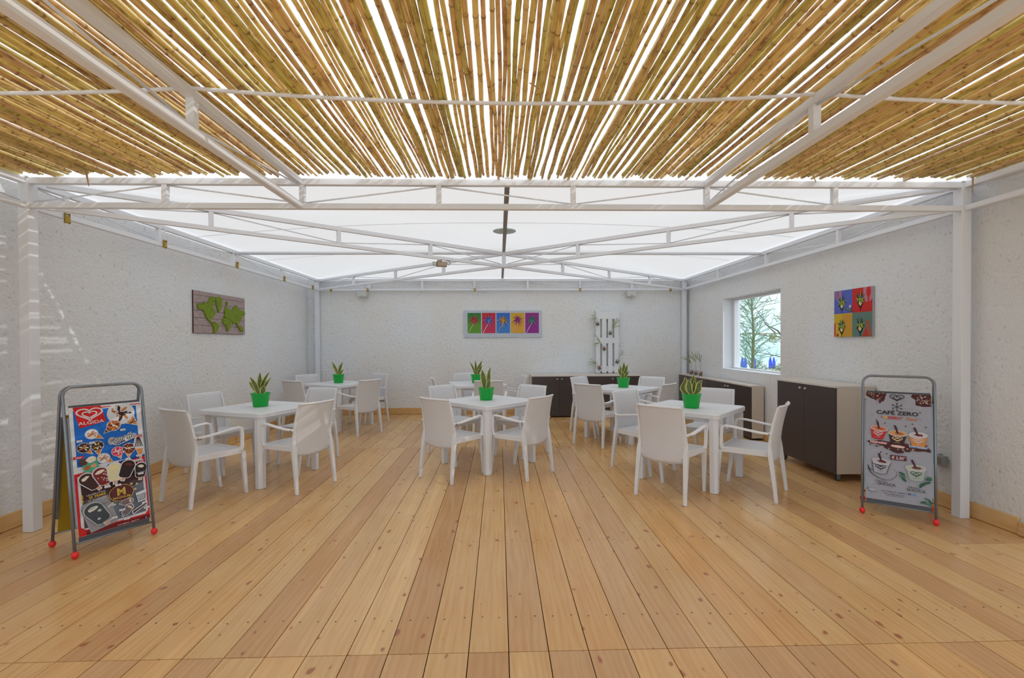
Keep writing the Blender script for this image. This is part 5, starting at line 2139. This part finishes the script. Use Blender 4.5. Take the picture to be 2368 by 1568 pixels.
def side_tree():
    t = thing('branching_tree', 'tree with dark bare branches and olive leaf tufts seen through the window', 'tree', (6.18, 10.05, -1.5))
    rnd = random.Random(5)
    b = MB()
    tuft = MB()
    b.tube([(.5, 0, 0), (.42, 0, 1.5), (.15, 0, 2.75), (-.15, 0, 3.15), (-.45, 0, 3.3)], 0, 7, rr=[.06, .05, .03, .016, .006])
    br = [((.25, 0, 2.5), (-.75, .1, 2.72)), ((.15, 0, 2.75), (-.1, 0, 3.4)), ((0, 0, 3.0), (-.8, .1, 3.12)), ((.3, 0, 2.2), (-.35, 0, 2.35)), ((-.2, 0, 3.1), (-.55, 0, 3.5)), ((.2, 0, 2.6), (.4, 0, 3.4))]
    for p, q in br:
        p, q = Vector(p), Vector(q)
        mid = p.lerp(q, .5) + Vector((0, 0, rnd.uniform(-.06, .06)))
        b.tube([p, mid, q], 0, 6, rr=[.014, .009, .004])
        for k_ in range(5):
            s_ = p.lerp(q, rnd.uniform(.35, 1))
            e_ = s_ + Vector((rnd.uniform(-.3, .15), rnd.uniform(-.1, .1), rnd.uniform(-.15, .3)))
            b.tube([s_, e_], 0, 5, rr=[.006, .002])
    for (cx, czz) in ((-.05, 3.42), (.2, 3.38), (.1, 2.35), (-.15, 2.28), (-.25, 2.95), (.3, 2.5)):
        for i in range(110):
            p = Vector((cx + rnd.gauss(0, .10), rnd.gauss(0, .1), czz + rnd.gauss(0, .05)))
            blade(tuft, p, p + Vector((rnd.uniform(-.1, .1), rnd.uniform(-.06, .06), rnd.uniform(-.02, .09))), .005, .004)
    b.build('branches', M['darkbark'], t, smooth=True)
    tuft.build('foliage', M['olive'], t)


frond_plant()
side_tree()


def umbrella(x, y, ztop, label, s_=1.0):
    t = thing('beach_umbrella', label, 'umbrella', (x, y, -1.5), 0, 'closed blue beach umbrellas')
    b = MB()
    n = 16
    h0 = 1.12
    prof = [(.075, h0), (.10, h0 + .08), (.105, h0 + .25), (.085, h0 + .5), (.04, ztop + 1.5 - .05), (.012, ztop + 1.5)]
    rings = []
    for (r_, z) in prof:
        st = len(b.v)
        for j in range(n):
            an = 2 * PI * j / n
            q = r_ * s_ * (1 if j % 2 else .72)
            b.v.append((q * math.cos(an), q * math.sin(an), z))
        rings.append(st)
    for i in range(len(prof) - 1):
        for j in range(n):
            b.f.append([rings[i] + j, rings[i] + (j + 1) % n, rings[i + 1] + (j + 1) % n, rings[i + 1] + j]); b.m.append(0)
    b.build('folded_canopy', M['blue_cloth'], t)
    MB().lathe([(.02, 0), (.02, ztop + 1.5 + .03)], 8).build('pole', M['white_paint'], t)


def atwin(px_, y):
    # ground position seen at picture column px_ and depth y
    return math.tan(math.atan((px_ - 1184) / FPX) + YAW) * y


UM = [(1716.5, 30.0, 'leftmost of the closed blue umbrellas'), (1723.5, 31.0, 'second closed blue umbrella from the left'), (1745, 30.2, 'closed blue umbrella just right of the tree trunk'),
      (1781.5, 30.4, 'blue umbrella, left one of the right pair'), (1789.5, 30.2, 'rightmost of the closed blue umbrellas')]
for px_, y, l_ in UM:
    umbrella(atwin(px_, y), y, .40, l_ + ' seen through the window')
t = thing('beach_cabins', 'row of white slatted beach screens behind the blue umbrellas', 'fence', (atwin(1755, 34), 34, -1.5))
for i in range(8):
    MB().bx(-2.2 + i * .62, -2.05 + i * .62, -.05, .05, 0, 1.45).build('post', M['white_paint'], t)
for k_ in range(6):
    MB().bx(-2.2, 2.3, -.015, .015, .4 + k_ * .17, .47 + k_ * .17).build('slat', M['white_paint'], t)
t = thing('white_railing', 'white wooden railing and ramp outside, low at the right of the window', 'railing', (7.6, 12.2, -1.5))
MB().bx(-.55, 1.2, -.04, .04, 1.92, 2.0).bx(-.55, 1.2, -.03, .03, 1.62, 1.67).build('rail', M['white_paint'], t)
MB().bar((-.55, 0, 1.96), (-1.15, 0, 1.55), .07, .07).build('sloping_rail', M['white_paint'], t)
for i in range(4):
    MB().bx(-.55 + i * .5, -.48 + i * .5, -.04, .04, 0, 1.92).build('post', M['white_paint'], t)
t = thing('pergola_beam', 'pale wooden pergola beam crossing the top of the window view', 'beam', (5.2, 8.2, 2.42))
MB().bar((-1.0, .35, .02), (1.6, -.75, .02), .05, .10).build('timber', mat('bleached_timber', (.62, .52, .44), .7, var=.15, vscale=10), t)
MB().bx(1.5, 1.6, -.8, -.7, -3.92, .02).build('support_post', M['white_paint'], t)
o = MB().tube([(4.9, 10.4, 1.58), (8.2, 9.9, 1.60)], .012, 6).build('bamboo_rail', M['stick'])
tag(o, 'thin yellow brown rail crossing behind the tree outside the window', 'rail')
ro = MB().bx(4.87, 4.93, 10.37, 10.43, -1.5, 1.59).build('rail_post', M['stick'], o)
